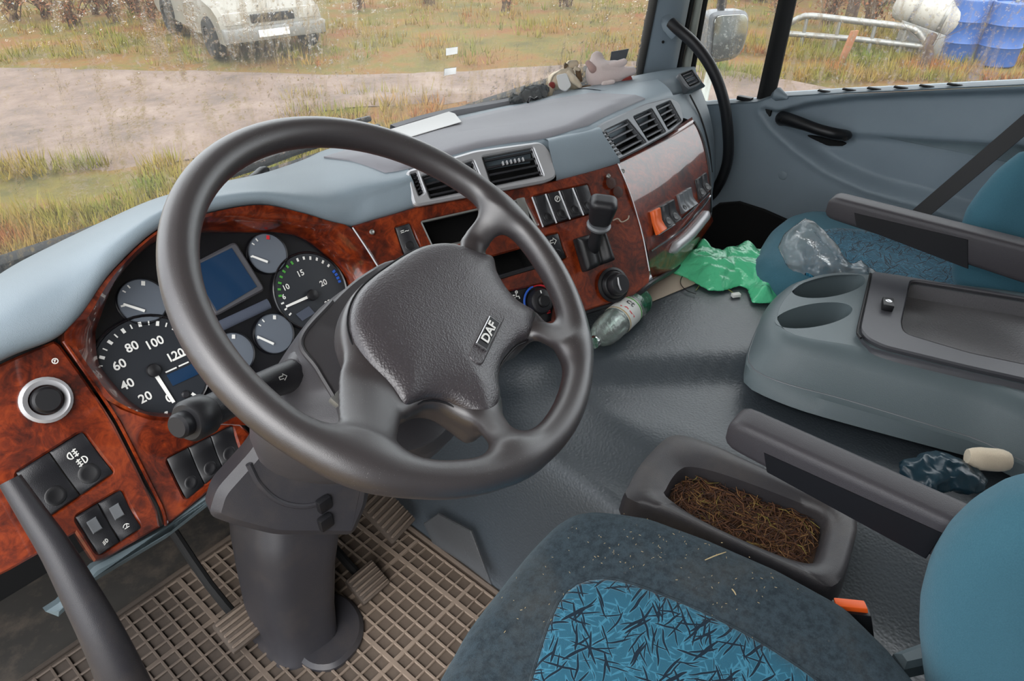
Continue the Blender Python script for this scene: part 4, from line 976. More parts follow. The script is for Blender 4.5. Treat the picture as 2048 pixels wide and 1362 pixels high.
# ================================================================== STEERING WHEEL
def WL(x, y, h=0.0):
    P = PW.at(x, y, h)-WC; return (P@WX, P@WY)
hub2 = [WL(x, y, -.02) for x, y in [(955, 500), (900, 482), (840, 490), (772, 530), (727, 568), (705, 610), (705, 660), (736, 725), (778, 770), (808, 812), (830, 805), (860, 792), (900, 797), (942, 824), (978, 846), (1006, 796), (1002, 755), (1010, 719), (1040, 684), (1062, 672), (1076, 625), (1033, 595), (1001, 550), (990, 512)]]
hub2 = cat(np.array(hub2), 90, True)
SP = [((945, 492, -.035), (998, 425, 0), .017, .017, .013), ((748, 770, -.035), (728, 905, 0), .036, .026, .013), ((1062, 648, -.03), (1150, 694, 0), .016, .015, .012), ((962, 815, -.03), (1034, 915, 0), .022, .017, .012)]
spk = []
for a, b, ra, rb, t in SP:
    b3 = np.array(WL(*b)+(b[2],)); b3[:2] *= (.2177-.006-rb*.75)/np.hypot(*b3[:2]); spk.append((np.array(WL(*a)+(a[2],)), b3, ra, rb, t))
MR, MRr = .2177, .0175
def wheel_sdf(X, Y, Z):
    r = np.sqrt(X*X+Y*Y); S = np.sqrt((r-MR)**2+(Z*1.0)**2)-MRr
    for a, b, ra, rb, t in spk:
        d = b-a; L2 = d[0]**2+d[1]**2; tt = np.clip(((X-a[0])*d[0]+(Y-a[1])*d[1])/L2, 0, 1)
        zc = a[2]+(b[2]-a[2])*tt**1.3; w_ = ra+(rb-ra)*tt
        q = np.sqrt(((X-a[0]-d[0]*tt)/w_)**2+((Y-a[1]-d[1]*tt)/w_)**2+((Z-zc)/t)**2); S = smin(S, (q-1)*t*.9, .022)
    d2 = poly2(X, Y, hub2)-.004
    w2 = np.abs(Z+.049)-.021; H = np.sqrt(np.maximum(d2+.012, 0)**2+np.maximum(w2+.012, 0)**2)+np.minimum(np.maximum(d2+.012, w2+.012), 0)-.012
    return smin(S, H, .016)
def pad_sdf(X, Y, Z):
    d2 = poly2(X, Y, hub2)+.001; top = -.020+.014*(1-np.exp(-np.maximum(-d2, 0)/.02)); zc = (top-.05)/2; hh = (top+.05)/2
    w2 = np.abs(Z-zc)-hh; r = .007; return np.sqrt(np.maximum(d2+r, 0)**2+np.maximum(w2+r, 0)**2)+np.minimum(np.maximum(d2+r, w2+r), 0)-r
toW = lambda V: WC+np.outer(V[:, 0], WX)+np.outer(V[:, 1], WY)+np.outer(V[:, 2], WN)
wheel = thing('steering_wheel', 'dark grey four spoke steering wheel with a grained centre pad', 'steering wheel', WC-WN*.1)
V, F = nets(wheel_sdf, (-.245, -.245, -.105), (.245, .245, .03), .0033, 3)
# rim, spokes and hub shell are faces of one continuous skin: keep its shading across the cuts
fc = V[np.array([f[0] for f in F])]; rr = np.hypot(fc[:, 0], fc[:, 1]); lab = np.where(rr > .1955, 0, 9)
dd = np.stack([np.linalg.norm(fc[:, :2]-(a+(b-a)*.55)[:2], axis=1) for a, b, *_ in spk]); hubd = poly2(fc[:, 0], fc[:, 1], hub2)
lab = np.where((lab == 9) & (hubd > .006), 1+dd.argmin(0), lab); lab = np.where((lab == 9), 5, lab)
fullV = toW(V); tmp = mk('tmp', fullV, F, M['rim'], None, 180, base=(0, 0, 0)); vn = np.array([v.normal[:] for v in tmp.data.vertices]); bpy.data.objects.remove(tmp)
FA = np.array(F)
for k, nm in ((0, 'rim'), (1, 'spoke'), (2, 'spoke'), (3, 'spoke'), (4, 'spoke'), (5, 'hub_shell')):
    fs = FA[lab == k]
    if not len(fs): continue
    u, inv = np.unique(fs.ravel(), return_inverse=True); o = mk(nm, fullV[u], inv.reshape(-1, 4), M['rim'], wheel, 180)
    o.data.normals_split_custom_set_from_vertices([tuple(x) for x in vn[u]])
V, F = nets(pad_sdf, (-.16, -.19, -.06), (.16, .06, .0), .0027, 2)
pad = mk('centre_pad', toW(V), F, M['pad'], wheel, 180)
sr = np.array([toW(np.array([[x, y, -.0285]]))[0] for x, y in offset2(hub2 if area2(hub2) > 0 else hub2[::-1], -.0005)])
V, F = tube(np.r_[sr, sr[:1]], .0012, 6, False); mk('pad_seam', V, F, M['inset'], wheel)
# badge with the maker's letters
PB = Plane(PW.at(975, 668, -.0065), WN); bx = unit(PW.at(986, 648, -.006)-PW.at(966, 689, -.006)); PB.ex = bx; PB.ey = np.cross(WN, bx)
bq = [PB.xyz(u, v) for u, v in ((-.024, -.0075), (.024, -.0075), (.024, .0075), (-.024, .0075))]
pk_ = [PB.xyz(u, v, -.002) for u, v in rnd([(-.045, -.010), (.045, -.010), (.045, .010), (-.045, .010)], .008)]
mk('badge_recess', *plate(pk_, PB, .0016, .0014, h0=-.002), M['pad'], pad)
o = mk('badge', *plate(bq, PB, .003, .0008, h0=0), M['chrome'], wheel)
mk('badge_field', *hexa([PB.xyz(u, v, .0034) for u, v in ((-.0225, -.0062), (.0225, -.0062), (.0225, .0062), (-.0225, .0062))], WN, .001, .0003), M['black'], o)
mk('lettering', *text('DAF', .0135, lambda x, y: PB.xyz(x*1.3, y, .0042), bold=.03), M['white'], o, ang=None)

# ================================================================== STEERING COLUMN
col = thing('steering_column', 'grey steering column shroud and dark lower pillar standing on the cab floor', 'steering column', (-.05, .22, 0))
ua = [(728, 548), (664, 603), (602, 680), (668, 795), (700, 880), (800, 905), (900, 850), (960, 700), (900, 560), (800, 520)]
ub = [(716, 585), (640, 618), (548, 742), (512, 838), (545, 895), (640, 930), (760, 930), (900, 880), (940, 740), (830, 600)]
ra_ = cat([PW.at(x, y, -.105) for x, y in ua], 60, True); rb_ = cat([PW.at(x, y, -.175) for x, y in ub], 60, True)
rm_ = ra_*.55+rb_*.45-WN*-.004; c_ = ra_.mean(0); c2_ = rb_.mean(0)
rows = [[c_]*60, c_+(ra_-c_)*.97+WN*.002, ra_, ra_-WN*.004, rm_, rb_+WN*.006, rb_, rb_-WN*.03, (c2_+(rb_-c2_)*.85)-WN*.09]
fixn(mk('shroud', *grid(rows, close_u=True), M['shroud'], col, ang=34))
mk('shroud_ridge', *tube(cat([PW.at(x, y, -.104) for x, y in [(664, 603), (602, 680), (634, 737), (670, 797)]], 20), .003, 6), M['shroud'], col)
mk('shroud_ridge', *tube([PW.at(668, 797, -.11), PW.at(640, 850, -.135), PW.at(618, 885, -.15)], .0015, 5), M['rubber'], col)
sp_ = PW.at(681, 795, -.106); mk('tilt_catch', *bbox(sp_, (WX, WY, WN), (.012, .007, .005), .003), M['metal'], col)
# lower pillar
def pill(px_l, px_r, y, Yf, Yd): a, b = PY(px_l, y, Yf), PY(px_r, y, Yf); return a, b
secs = []
for (xl, xr, y, Yf) in ((530, 712, 985, .215), (525, 712, 1050, .20), (528, 708, 1090, .192), (538, 698, 1160, .195), (552, 696, 1240, .195), (572, 700, 1290, .190), (560, 712, 1312, .185)):
    a, b = PY(xl, y, Yf), PY(xr, y, Yf); b = np.array([b[0], b[1], a[2]*.35+b[2]*.65]); a = np.array([a[0], a[1], b[2]]); dp = .16
    ring = rnd([a+(0, .02, 0), b, b+(-.01, dp, 0), a+(0, dp, 0)], .045, 6); secs.append(ring)
fixn(mk('lower_pillar', *grid(secs, close_u=True), M['pillar'], col, ang=50))
kp = Plane(PY(580, 1030, .168), unit((-.25, -.93, .28))); kn = [(436, 985), (508, 905), (540, 850), (760, 850), (740, 1010), (712, 1076), (553, 1076), (470, 1056), (420, 1038)]
mk('knee_panel', *plate(rnd([kp.at(x, y) for x, y in kn], .012), kp, .05, .012, h0=-.05), M['pillar'], col)
rg = cat([kp.at(x, y, -.001) for x, y in [(497, 928), (520, 970), (560, 1003), (610, 1012), (655, 1000)]], 24)
mk('pillar_moulding', *tube(rg, .0045, 8), M['pillar'], col)
for x, y in ((648, 1008), (651, 1044)): mk('clip', *bbox(kp.at(x, y, .003), AX3, (.011, .006, .012), .003), M['black'], col)
mk('pillar_boot', *plate(rnd([PZ(x, y, .012) for x, y in [(536, 1226), (574, 1300), (622, 1346), (674, 1344), (726, 1292), (730, 1236), (692, 1190), (600, 1196)]], .03), PLZ(.012), .014, .007), M['pillar'], col)
mk('column_tube', *tube([WC-WN*.09, WC-WN*.34], .035, 16), M['black'], col)
# stalk
sa, sm_, sb = PW.at(606, 744, -.142), PW.at(520, 775, -.125), PW.at(392, 836, -.095)
t_ = cat([sa, sm_, sb], 20)
st = thing('indicator_stalk', 'thick black indicator stalk with a round end button left of the column', 'stalk', sb-(0, 0, .03))
mk('stalk', *tube(t_, np.r_[np.linspace(.019, .0155, 8), np.full(12, .0155)], 18), M['softblack'], st)
ax_ = unit(sb-sm_)
mk('collar', *lathe([(.0155, -.016), (.0195, -.010), (.0195, .008), (.0165, .012), (.0, .012)], sb, ax_, 28, False), M['black'], st)
mk('end_button', *lathe([(.0115, .011), (.0115, .021), (.0095, .0235), (0, .0235)], sb, ax_, 24, False), M['inset'], st)
mk('base_gaiter', *lathe([(.026, -.008), (.024, .002), (.0205, .006), (.019, .01)], sa-unit(sa-sm_)*.005, -unit(sa-sm_), 24), M['shroud'], st)
pc_ = PW.at(545, 762, -.128); dx = unit(sa-sm_); vw = unit(CAM-pc_); dy = np.cross(vw, dx)
mk('icon', *ribbons([np.array(l)*.010 for l in ICON['arrow']], .0014, lambda x, y: pc_+dx*x+dy*y+unit(np.cross(dx, dy))*.0168), M['white'], st, ang=None)

# ================================================================== FLOOR MAT AND PEDALS
def matmat(name, bare, dusty, rough):  # bare is the dark end colour, dusty the pale one
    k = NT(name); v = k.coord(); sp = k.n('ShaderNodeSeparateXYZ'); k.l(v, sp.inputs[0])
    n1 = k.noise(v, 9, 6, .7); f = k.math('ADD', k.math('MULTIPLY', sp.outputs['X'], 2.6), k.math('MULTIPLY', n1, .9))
    d = k.ramp(f, [(.10, (.12, .12, .12)), (.75, (1, 1, 1))]); c = k.mix(d, lin(bare), lin(dusty)); c = k.mix(k.math('MULTIPLY', k.noise(v, 40, 5, .7), .4), c, lin('4a3f36'))  # darker at low x, paler at high x, broken up by noise
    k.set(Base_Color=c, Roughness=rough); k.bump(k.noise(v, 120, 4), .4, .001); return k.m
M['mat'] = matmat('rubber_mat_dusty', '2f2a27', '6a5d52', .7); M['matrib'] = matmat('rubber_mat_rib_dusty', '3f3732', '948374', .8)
mat_ = thing('floor_mat', 'dusty brown ribbed rubber mat in the driver footwell', 'mat', (-.1, .1, .004))
x0, x1, y0, y1 = -.50, .225, -.42, .56
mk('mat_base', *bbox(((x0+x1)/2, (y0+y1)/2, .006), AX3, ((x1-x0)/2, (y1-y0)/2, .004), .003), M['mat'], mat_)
rb = MB()
for i in range(27):
    x = x0+(x1-x0)*(i+.5)/27; rb.add(bbox((x, (y0+y1)/2, .0125), AX3, (.0026 if i % 6 else .005, (y1-y0)/2-.01, .0025), .0012, 1))
for j in range(36):
    y = y0+(y1-y0)*(j+.5)/36; rb.add(bbox(((x0+x1)/2, y, .0125), AX3, ((x1-x0)/2-.01, .0026 if j % 6 else .005, .0023), .0012, 1))
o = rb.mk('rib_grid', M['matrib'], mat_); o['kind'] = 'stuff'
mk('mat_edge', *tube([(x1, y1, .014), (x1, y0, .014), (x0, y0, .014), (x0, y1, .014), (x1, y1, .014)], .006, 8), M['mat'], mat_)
def pedal(px, py, z, name, label, n, w_, l_, yaw=0.0, tilt=.5):
    c = PZ(px, py, z); root = thing(name, label, 'pedal', (c[0], c[1], .0))
    f = unit((math.sin(yaw), math.cos(yaw), 0)); s = np.array([f[1], -f[0], 0]); f = unit(f+np.array([0, 0, tilt])); nn = np.cross(s, f)
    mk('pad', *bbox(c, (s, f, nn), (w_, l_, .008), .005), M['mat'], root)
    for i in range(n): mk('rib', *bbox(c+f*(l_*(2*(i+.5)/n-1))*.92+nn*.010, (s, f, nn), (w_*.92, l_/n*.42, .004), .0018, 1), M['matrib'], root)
    mk('arm', *tube(cat([c-nn*.008, c+f*.08-nn*.02+(0, .04, .02), (c[0], .62, z+.22)], 8), .009, 8), M['hole'], root)
pedal(487, 1248, .055, 'clutch_pedal', 'dusty ribbed clutch pedal left of the column pillar', 5, .042, .034, 0, .35)
pedal(768, 1022, .10, 'accelerator_pedal', 'ribbed accelerator pedal right of the column at the tunnel foot', 8, .036, .060, -.15, .7)
pedal(735, 1165, .03, 'brake_pedal', 'worn brake pedal close to the column pillar on its right', 5, .034, .030, 0, .5)

# ================================================================== SOFT SHAPES FROM OUTLINES
def pillow(outline, pl, thick_, h, prof=None, noise=0.0, nscale=20, r=.05, seed=0.0, smooth=2, h0=0.0, pad=.03):
    """cushion like solid: outline on plane pl, rounded edges of radius r, from h0-thick_ to h0"""
    q = np.array([pl.uv(p) for p in outline]); lo = np.r_[q.min(0)-pad, h0-thick_-pad]; hi = np.r_[q.max(0)+pad, h0+max(pad*2, .07)]
    def f(X, Y, Z):
        d2 = poly2(X, Y, q); top = h0+(prof(X, Y, d2) if prof else 0)
        zc, hh = (top+h0-thick_)/2, (top-h0+thick_)/2; w2 = np.abs(Z-zc)-hh; a, b = d2+r, w2+r
        return np.sqrt(np.maximum(a, 0)**2+np.maximum(b, 0)**2)+np.minimum(np.maximum(a, b), 0)-r
    V, F = nets(f, lo, hi, h, smooth)
    if noise:
        k = fbm(V, nscale, seed, 4); V = V+np.c_[k*0, k*0, k*noise*(V[:, 2] > h0-thick_*.8)]+np.c_[fbm(V, nscale, seed+9), fbm(V, nscale, seed+5), k*0]*noise*.5
    return np.array([pl.xyz(*v) for v in V]), F
def disc_patch(P, hfun, rings=8):
    """filled patch inside outline P; height from hfun(x,y)"""
    P = np.asarray(P); c = P.mean(0); rows = []
    for k, d in [(1.0, -.006), (.992, .001)]+[(x, .003) for x in np.linspace(.975, .06, rings)]:
        R = c+(P-c)*k; rows.append([(p[0], p[1], hfun(p[0], p[1])+d) for p in R])
    V, F = grid(rows, close_u=True); n = len(P); F.append(tuple(range((len(rows)-1)*n, len(rows)*n))); return V, F

# ================================================================== DRIVER SEAT
seat = thing('driver_seat', 'driver seat with grey velour edge, blue patterned centre and folded down armrest', 'seat', (.02, -.5, 0))
so_ = [PZ(x, y, .487) for x, y in [(800, 1480), (862, 1362), (932, 1240), (998, 1156), (1058, 1084), (1106, 1036), (1142, 1014), (1185, 1007), (1240, 1012), (1300, 1021), (1420, 1064), (1560, 1124), (1700, 1200), (1790, 1286), (1856, 1364), (1930, 1480)]]
sb_ = [np.array([.20, -.80, .487]), np.array([-.25, -.80, .487])]
zt = lambda x, y: .50-.010*np.exp(-(((x-.02)/.16)**2+((y+.45)/.2)**2))
V, F = pillow(so_+sb_, PLZ(.50), .13, .0075, lambda X, Y, d: -.010*np.exp(-(((X-.02)/.16)**2+((Y+.45)/.2)**2))+0*d, r=.045, pad=.02)
mk('seat_cushion', V, F, M['bolster'], seat, 180)
ins = cat([PZ(x, y, .502) for x, y in [(1000, 1520), (1040, 1440), (1060, 1362), (1078, 1300), (1098, 1240), (1125, 1185), (1160, 1158), (1205, 1150), (1250, 1157), (1310, 1176), (1400, 1212), (1500, 1262), (1600, 1325), (1670, 1380), (1720, 1440)]]+[np.array([.12, -.74, .502]), np.array([-.17, -.74, .502])], 90, True)
mk('seat_insert', *disc_patch(ins, zt, 10), M['insert'], seat, 180)
mk('piping', *tube(np.array([(p[0], p[1], zt(p[0], p[1])-.0005) for p in np.r_[ins, ins[:1]]]), .0022, 6, False), M['bolster'], seat)
pb = CAM+ray(1895, 1190)*.74; nb = unit(np.array([CAM[0]-pb[0]-.25, CAM[1]-pb[1]-.05, .12])); PBK = Plane(pb, nb)
V, F = pillow([PBK.at(x, y) for x, y in [(2000, 985), (1936, 1022), (1892, 1062), (1858, 1115), (1840, 1180), (1837, 1250), (1846, 1330), (1862, 1420), (1900, 1500), (2160, 1500), (2200, 950)]], PBK, .12, .008, r=.05, h0=.045)
mk('backrest', V, F, M['blueb'], seat, 180)
mk('seat_base', *bbox((.0, -.50, .19), AX3, (.2, .2, .18), .03), M['softblack'], seat)
mk('seat_hinge_cover', *plate([PZ(x, y, .40) for x, y in [(1790, 1302), (1845, 1282), (1876, 1290), (1866, 1322), (1812, 1334)]], PLZ(.40), .03, .006, h0=-.03), M['lower'], seat)
def armrest(name, parent, xl, yf, yb, ztop, zf, zb, w_, inset_px, lbl=None):
    rows = []; 
    for y, k in ((yf+.012, .55), (yf+.008, .8), (yf, .97), (yf-.012, 1), ((yf+yb)/2, 1), (yb, 1)):
        t = np.clip((yf-y)/(yf-yb), 0, 1); zl = zf+(zb-zf)*t; zc = (ztop+zl)/2; h_ = (ztop-zl)/2*k; xc = xl+w_/2; hw = w_/2*(.7+.3*k)
        rows.append(rnd([(xc-hw, y, zc-h_), (xc+hw, y, zc-h_), (xc+hw*.98, y, zc+h_), (xc-hw, y, zc+h_*.97)], .008*k+.003, 3))
    V, F = grid(rows, close_u=True); n = len(rows[0]); F += [tuple(range(n)), tuple(range((len(rows)-1)*n, len(rows)*n))]
    o = fixn(mk(name, V, F, M['arm'], parent, 40)); pl = Plane((xl-.0005, 0, 0), (-1, 0, 0))
    mk('side_inset', *hexa([pl.at(x, y, .0008) for x, y in inset_px], pl.n, .004, .001), M['inset'], o); return o
armrest('armrest', seat, .30, -.318, -.80, .612, .562, .535, .046, [(1527, 906), (1886, 1068), (1852, 1118), (1533, 944)])

# ================================================================== PASSENGER SEAT
ps = thing('passenger_seat', 'passenger seat in blue velour with patterned cushion and raised dark armrest', 'seat', (1.32, -.35, 0))
ou = [PZ(x, y, .452) for x, y in [(1504, 520), (1518, 490), (1540, 455), (1572, 430), (1612, 420), (1690, 424), (1810, 432), (1960, 446), (2140, 470), (2200, 640), (1980, 640), (1780, 612), (1620, 578), (1530, 548)]]
V, F = pillow(ou, PLZ(.466), .13, .011, r=.045, pad=.03); mk('seat_cushion', V, F, M['blueb'], ps, 180)
ip = cat([PZ(x, y, .466) for x, y in [(1596, 530), (1610, 490), (1640, 462), (1700, 458), (1860, 478), (2060, 510), (2090, 610), (1900, 600), (1720, 572), (1620, 552)]], 70, True)
mk('seat_insert', *disc_patch(ip, lambda x, y: .466, 8), M['insert2'], ps, 180)
pq = PX(1910, 500, 1.17); PQ = Plane(pq, unit((-.75, -.2, .25)))
V, F = pillow([PQ.at(x, y) for x, y in [(2050, 300), (2000, 340), (1962, 385), (1938, 420), (1922, 470), (1908, 530), (1908, 572), (1940, 600), (2160, 640), (2200, 300)]], PQ, .10, .011, r=.05, h0=.02); mk('backrest', V, F, M['blueb'], ps, 180)
mk('seat_base', *bbox((1.34, -.38, .17), AX3, (.19, .2, .16), .03), M['black'], ps)
armrest('armrest', ps, 1.08, -.172, -.62, .622, .572, .545, .046, [(1708, 426), (1936, 480), (1936, 538), (1712, 452)])
t = thing('seat_belt', 'dark passenger seat belt strap running up beside the seat back', 'seat belt', PX(1850, 420, 1.45))
A_, B_ = PX(1835, 432, 1.42), PX(2180, 138, 1.50); d = unit(B_-A_); nn = unit(np.cross(d, (0.3, 1, .2)))
mk('webbing', *bbox((A_+B_)/2, (d, np.cross(nn, d), nn), (np.linalg.norm(B_-A_)/2, .019, .0012), .0005, 1), M['strap'], t)

# ================================================================== CENTRE CONSOLE
con = thing('centre_console', 'blue grey console with two cup holders and a dark lidded tray between the seats', 'console', (.85, -.4, .40))
ring = lambda L, z: [PZ(x, y, z) for x, y in L]
k0 = ring([(2150, 972), (1932, 912), (1677, 843), (1574, 811), (1498, 776), (1487, 750), (1498, 705), (1520, 655), (1548, 615), (1588, 590), (1660, 582), (1800, 612), (2150, 680)], .398)
k1 = ring([(2150, 940), (1932, 880), (1677, 808), (1574, 776), (1508, 748), (1492, 722), (1502, 684), (1522, 640), (1550, 604), (1592, 580), (1664, 570), (1804, 600), (2150, 668)], .425)
k1b = ring([(2150, 930), (1932, 871), (1690, 799), (1580, 770), (1516, 745), (1497, 718), (1506, 680), (1526, 636), (1553, 601), (1595, 577), (1668, 567), (1806, 597), (2150, 664)], .428)
k2 = ring([(2150, 850), (1932, 795), (1705, 735), (1608, 712), (1548, 695), (1520, 668), (1519, 644), (1536, 612), (1563, 584), (1601, 562), (1680, 549), (1812, 566), (2150, 630)], .478)
k3 = ring([(2150, 812), (1932, 760), (1712, 704), (1630, 690), (1572, 676), (1546, 656), (1540, 634), (1553, 606), (1576, 580), (1610, 560), (1688, 547), (1818, 559), (2150, 615)], .497)
k4 = ring([(2150, 798), (1932, 748), (1716, 694), (1640, 681), (1584, 668), (1560, 650), (1554, 632), (1564, 606), (1584, 582), (1616, 562), (1690, 549), (1820, 561), (2150, 618)], .500)
C_ = [cat(k, 80, True) for k in (k0, k1, k1b, k2, k3, k4)]
mk('console_body', *grid(C_, close_u=True), M['console'], con, ang=50)
mk('flange_highlight', *tube(np.r_[C_[2], C_[2][:1]], .0013, 6, False), M['ventgrey'], con)  # lighter tube laid on to paint the highlight along the flange
PT = PLZ(.4985)
el = lambda cx_, cy_, a, b, tx, n=36: [PZ(cx_+a*math.cos(t_)+tx*math.sin(t_), cy_+b*math.sin(t_)+(-.16*a if tx else 0)*math.cos(t_), .4985) for t_ in np.linspace(0, 2*math.pi, n, endpoint=False)]
h1, h2 = el(1657, 572, 73, 22.5, 4), el(1627, 632, 77, 23, 2)
well = ring([(1819, 568), (2150, 622), (2150, 760), (1932, 714), (1806, 676), (1800, 655)], .4985)
mk('console_top', *plate(C_[-1], PT, .0016, .0004, [h1, h2, rnd(well, .015)], h0=0), M['console'], con, ang=None)
for h in (h1, h2):
    H = np.array(h); c = H.mean(0); V, F = grid([H+(0, 0, .0016), H+(0, 0, .0008), c+(H-c)*.97-(0, 0, .02), c+(H-c)*.88-(0, 0, .085)], close_u=True); F.append(tuple(range(108, 144)))
    mk('cup_holder', V, F, M['console'], con, 60)
lid = ring([(1741, 549), (1790, 556), (1932, 580), (2150, 617), (2150, 790), (1932, 741), (1765, 700), (1732, 684), (1716, 664)], .500)
lo_ = mk('console_lid', *plate(rnd(lid, .012), PT, .009, .003, [rnd(well, .015)], h0=.0016), M['consoledark'], con, 40)
sk = np.array([ring([(1716, 664), (1732, 686), (1765, 702), (1932, 742), (2150, 792)], .509), ring([(1714, 672), (1730, 694), (1764, 712), (1932, 754), (2150, 806)], .500), ring([(1722, 702), (1738, 720), (1768, 737), (1932, 782), (2150, 836)], .484)])
mk('lid_skirt', *loft(list(sk), 6, 4), M['consoledark'], con)
W_ = np.array(rnd(well, .015)); V, F = grid([W_+(0, 0, .0105), W_-(0, 0, .004), W_-(0, 0, .03)], close_u=True); F.append(tuple(range(2*len(W_), 3*len(W_)))); fixn(mk('tray_well', V, F, M['well'], con, 40))
lc = PZ(1774, 612, .512); mk('lid_latch', *bbox(lc+(0, 0, .004), (unit((.3, -1, 0)), unit((1, .3, 0)), (0, 0, 1)), (.010, .016, .007), .003), M['black'], lo_)
mk('latch_lock', *lathe([(.006, 0), (.006, .001), (.0045, .0014), (.002, .0008), (0, .0008)], lc+(0, 0, .011), (0, 0, 1), 18, False), M['chrome'], lo_)
sm2 = ring([(1741, 547), (1728, 605), (1715, 664), (1722, 676)], .5095); mk('lid_seam', *tube(cat(sm2, 20), .0022, 6), M['rubber'], lo_)

# ================================================================== STORAGE TRAY WITH DRY GRASS
tr_ = thing('storage_tray', 'dark plastic floor tray full of dry grass beside the driver seat', 'tray', (.40, -.38, .39))
to = [(1250, 1004), (1256, 975), (1278, 936), (1322, 889), (1352, 877), (1400, 888), (1455, 911), (1600, 980), (1690, 1030), (1714, 1052), (1704, 1100), (1684, 1164), (1656, 1186), (1600, 1164), (1440, 1090), (1330, 1036)]
ti = [(1333, 1000), (1334, 985), (1347, 962), (1362, 947), (1380, 942), (1423, 950), (1500, 976), (1600, 1015), (1642, 1034), (1650, 1052), (1642, 1090), (1630, 1122), (1612, 1132), (1560, 1118), (1480, 1085), (1390, 1040)]
TO, TI = cat(ring(to, .402), 80, True), cat(ring(ti, .400), 80, True); cT = TO.mean(0)
up_ = lambda A, dz, k=1.0: cT*(1, 1, 0)+(A-cT)*(k, k, 0)+np.c_[A[:, :2]*0, A[:, 2]+dz]
rows = [up_(TO, -.03, 1.02), up_(TO, .0, 1.0), up_(TO, .010, .985), up_(TO*.7+TI*.3, .016), up_(TO*.35+TI*.65, .014), up_(TI, .008, 1.02), up_(TI, .0), up_(TI, -.03, .96)]
fixn(mk('tray_body', *grid(rows, close_u=True), M['tray'], tr_, 50))
TIi = cT+(TI-cT)*.97; q2 = TIi[:, :2]; n_ = 0; sb2 = MB(); V, F = disc_patch(cT+(TI-cT)*1.0, lambda x, y: .381+.006*mnoise.noise((x*30, y*30, 0)), 10)
bed = mk('debris_bed', V, F, plain('brown_leaf_litter', '3d2a1c', .95, var=.4), tr_, 60); bed['kind'] = 'stuff'
while n_ < 1500:
    p = np.array([random.uniform(q2[:, 0].min(), q2[:, 0].max()), random.uniform(q2[:, 1].min(), q2[:, 1].max())])
    if poly2(p[0], p[1], q2) > -.003: continue
    a = random.uniform(0, 6.28); l = random.uniform(.01, .034); z = .383+random.uniform(0, .012); d = np.array([math.cos(a), math.sin(a), random.uniform(-.18, .18)])*l/2; m_ = np.array([p[0], p[1], z])
    if poly2(*(m_+d)[:2], q2) > 0 or poly2(*(m_-d)[:2], q2) > 0: continue
    bend = np.array([random.gauss(0, .003), random.gauss(0, .003), random.uniform(0, .004)])
    sb2.add(tube([m_-d, m_+bend, m_+d], [.0006, .0008, .0004], 3, False)); n_ += 1
k = NT('dry_grass'); vv = k.n('ShaderNodeNewGeometry'); c_ = k.ramp(vv.outputs['Random Per Island'], [(.0, lin('2a180f')), (.45, lin('4e2f1d')), (.8, lin('6b4427')), (.95, lin('8a6a3c')), (1, lin('7d7434'))]); k.set(Base_Color=c_, Roughness=.85)
o = mk('dry_grass', np.concatenate(sb2.V), sb2.F, k.m, None, None, base=(.40, -.38, .38)); o['kind'] = 'stuff'; o['label'] = 'tangled brown dry grass lying in the dark floor tray'; o['category'] = 'dry grass'

# ================================================================== PASSENGER DOOR, PILLAR, MIRROR
sill_px = [(1330, 214), (1420, 206), (1520, 200), (1548, 190), (1600, 187), (1700, 181), (1800, 177), (1932, 170), (2140, 160)]
S3 = np.array([PX(x, y, 1.60) for x, y in sill_px]); so2 = np.argsort(S3[:, 1]); sillz = lambda y: np.interp(y, S3[so2, 1], S3[so2, 2])
yz = lambda L: np.array([PX(x, y, 1.60)[1:] for x, y in L])
rec = yz([(1532, 218), (1560, 224), (1620, 208), (1700, 197), (1800, 190), (2100, 180), (2100, 490), (1932, 424), (1860, 402), (1740, 370), (1660, 334), (1595, 288), (1552, 248)])
low_ = yz([(1640, 262), (1700, 270), (1800, 277), (2100, 296), (2100, 490), (1932, 424), (1860, 402), (1740, 370), (1660, 334), (1595, 288), (1575, 262)])
pock = yz([(1562, 248), (1600, 258), (1650, 272), (1702, 276), (1698, 292), (1675, 303), (1645, 302), (1605, 284)])
yy = np.linspace(.62, -.75, 170); tt = np.linspace(0, 1, 110)
Yg = np.repeat(yy[:, None], 110, 1); Zg = np.array([[.12+(sillz(y)-.004-.12)*t for t in tt] for y in yy])
dr = poly2(Yg, Zg, rec); dl = poly2(Yg, Zg, low_); dp = poly2(Yg, Zg, pock)
Xg = 1.585+.036*(1-sst(-.014, .012, dr))-.006*np.exp(-((dr-.012)/.012)**2)+.014*(1-sst(-.02, .004, dl))+.022*(1-sst(-.02, .003, dp))-.02*sst(.05, .0, sillz(Yg)-Zg)*0
door = thing('door_1', 'blue grey passenger door card with black pull handle', 'door', (1.6, 0, .12)); door['kind'] = 'structure'
V, F = grid(np.stack([Xg, Yg, Zg], -1)); mk('door_card', V, F, M['door'], door, 180)
top = np.array([[1.582, y, sillz(y)-.004] for y in yy]); V, F = grid([top, top+(-.004, 0, .004), top+(.01, 0, .006), top+(.06, 0, .004)]); mk('sill_strip', V, F, M['door'], door, 60)
for x, y in ((1652, 189), (1702, 186), (1752, 183.5), (1806, 181), (1858, 178), (1914, 175)):
    p = PX(x, y, 1.592); p[2] = sillz(p[1])+.002; mk('sill_slot', *bbox(p, AX3, (.006, .023, .002), .001, 1), M['hole'], door)
hp = [PX(x, y, xx) for x, y, xx in [(1558, 236, 1.60), (1575, 239, 1.575), (1605, 248, 1.556), (1640, 260, 1.552), (1672, 268, 1.560), (1700, 272, 1.595)]]
mk('pull_handle', *tube(cat(hp, 30), np.interp(np.linspace(0, 1, 30), [0, .05, .2, .5, .85, .96, 1], [.010, .020, .018, .0145, .015, .014, .008]), 16), M['black'], door)
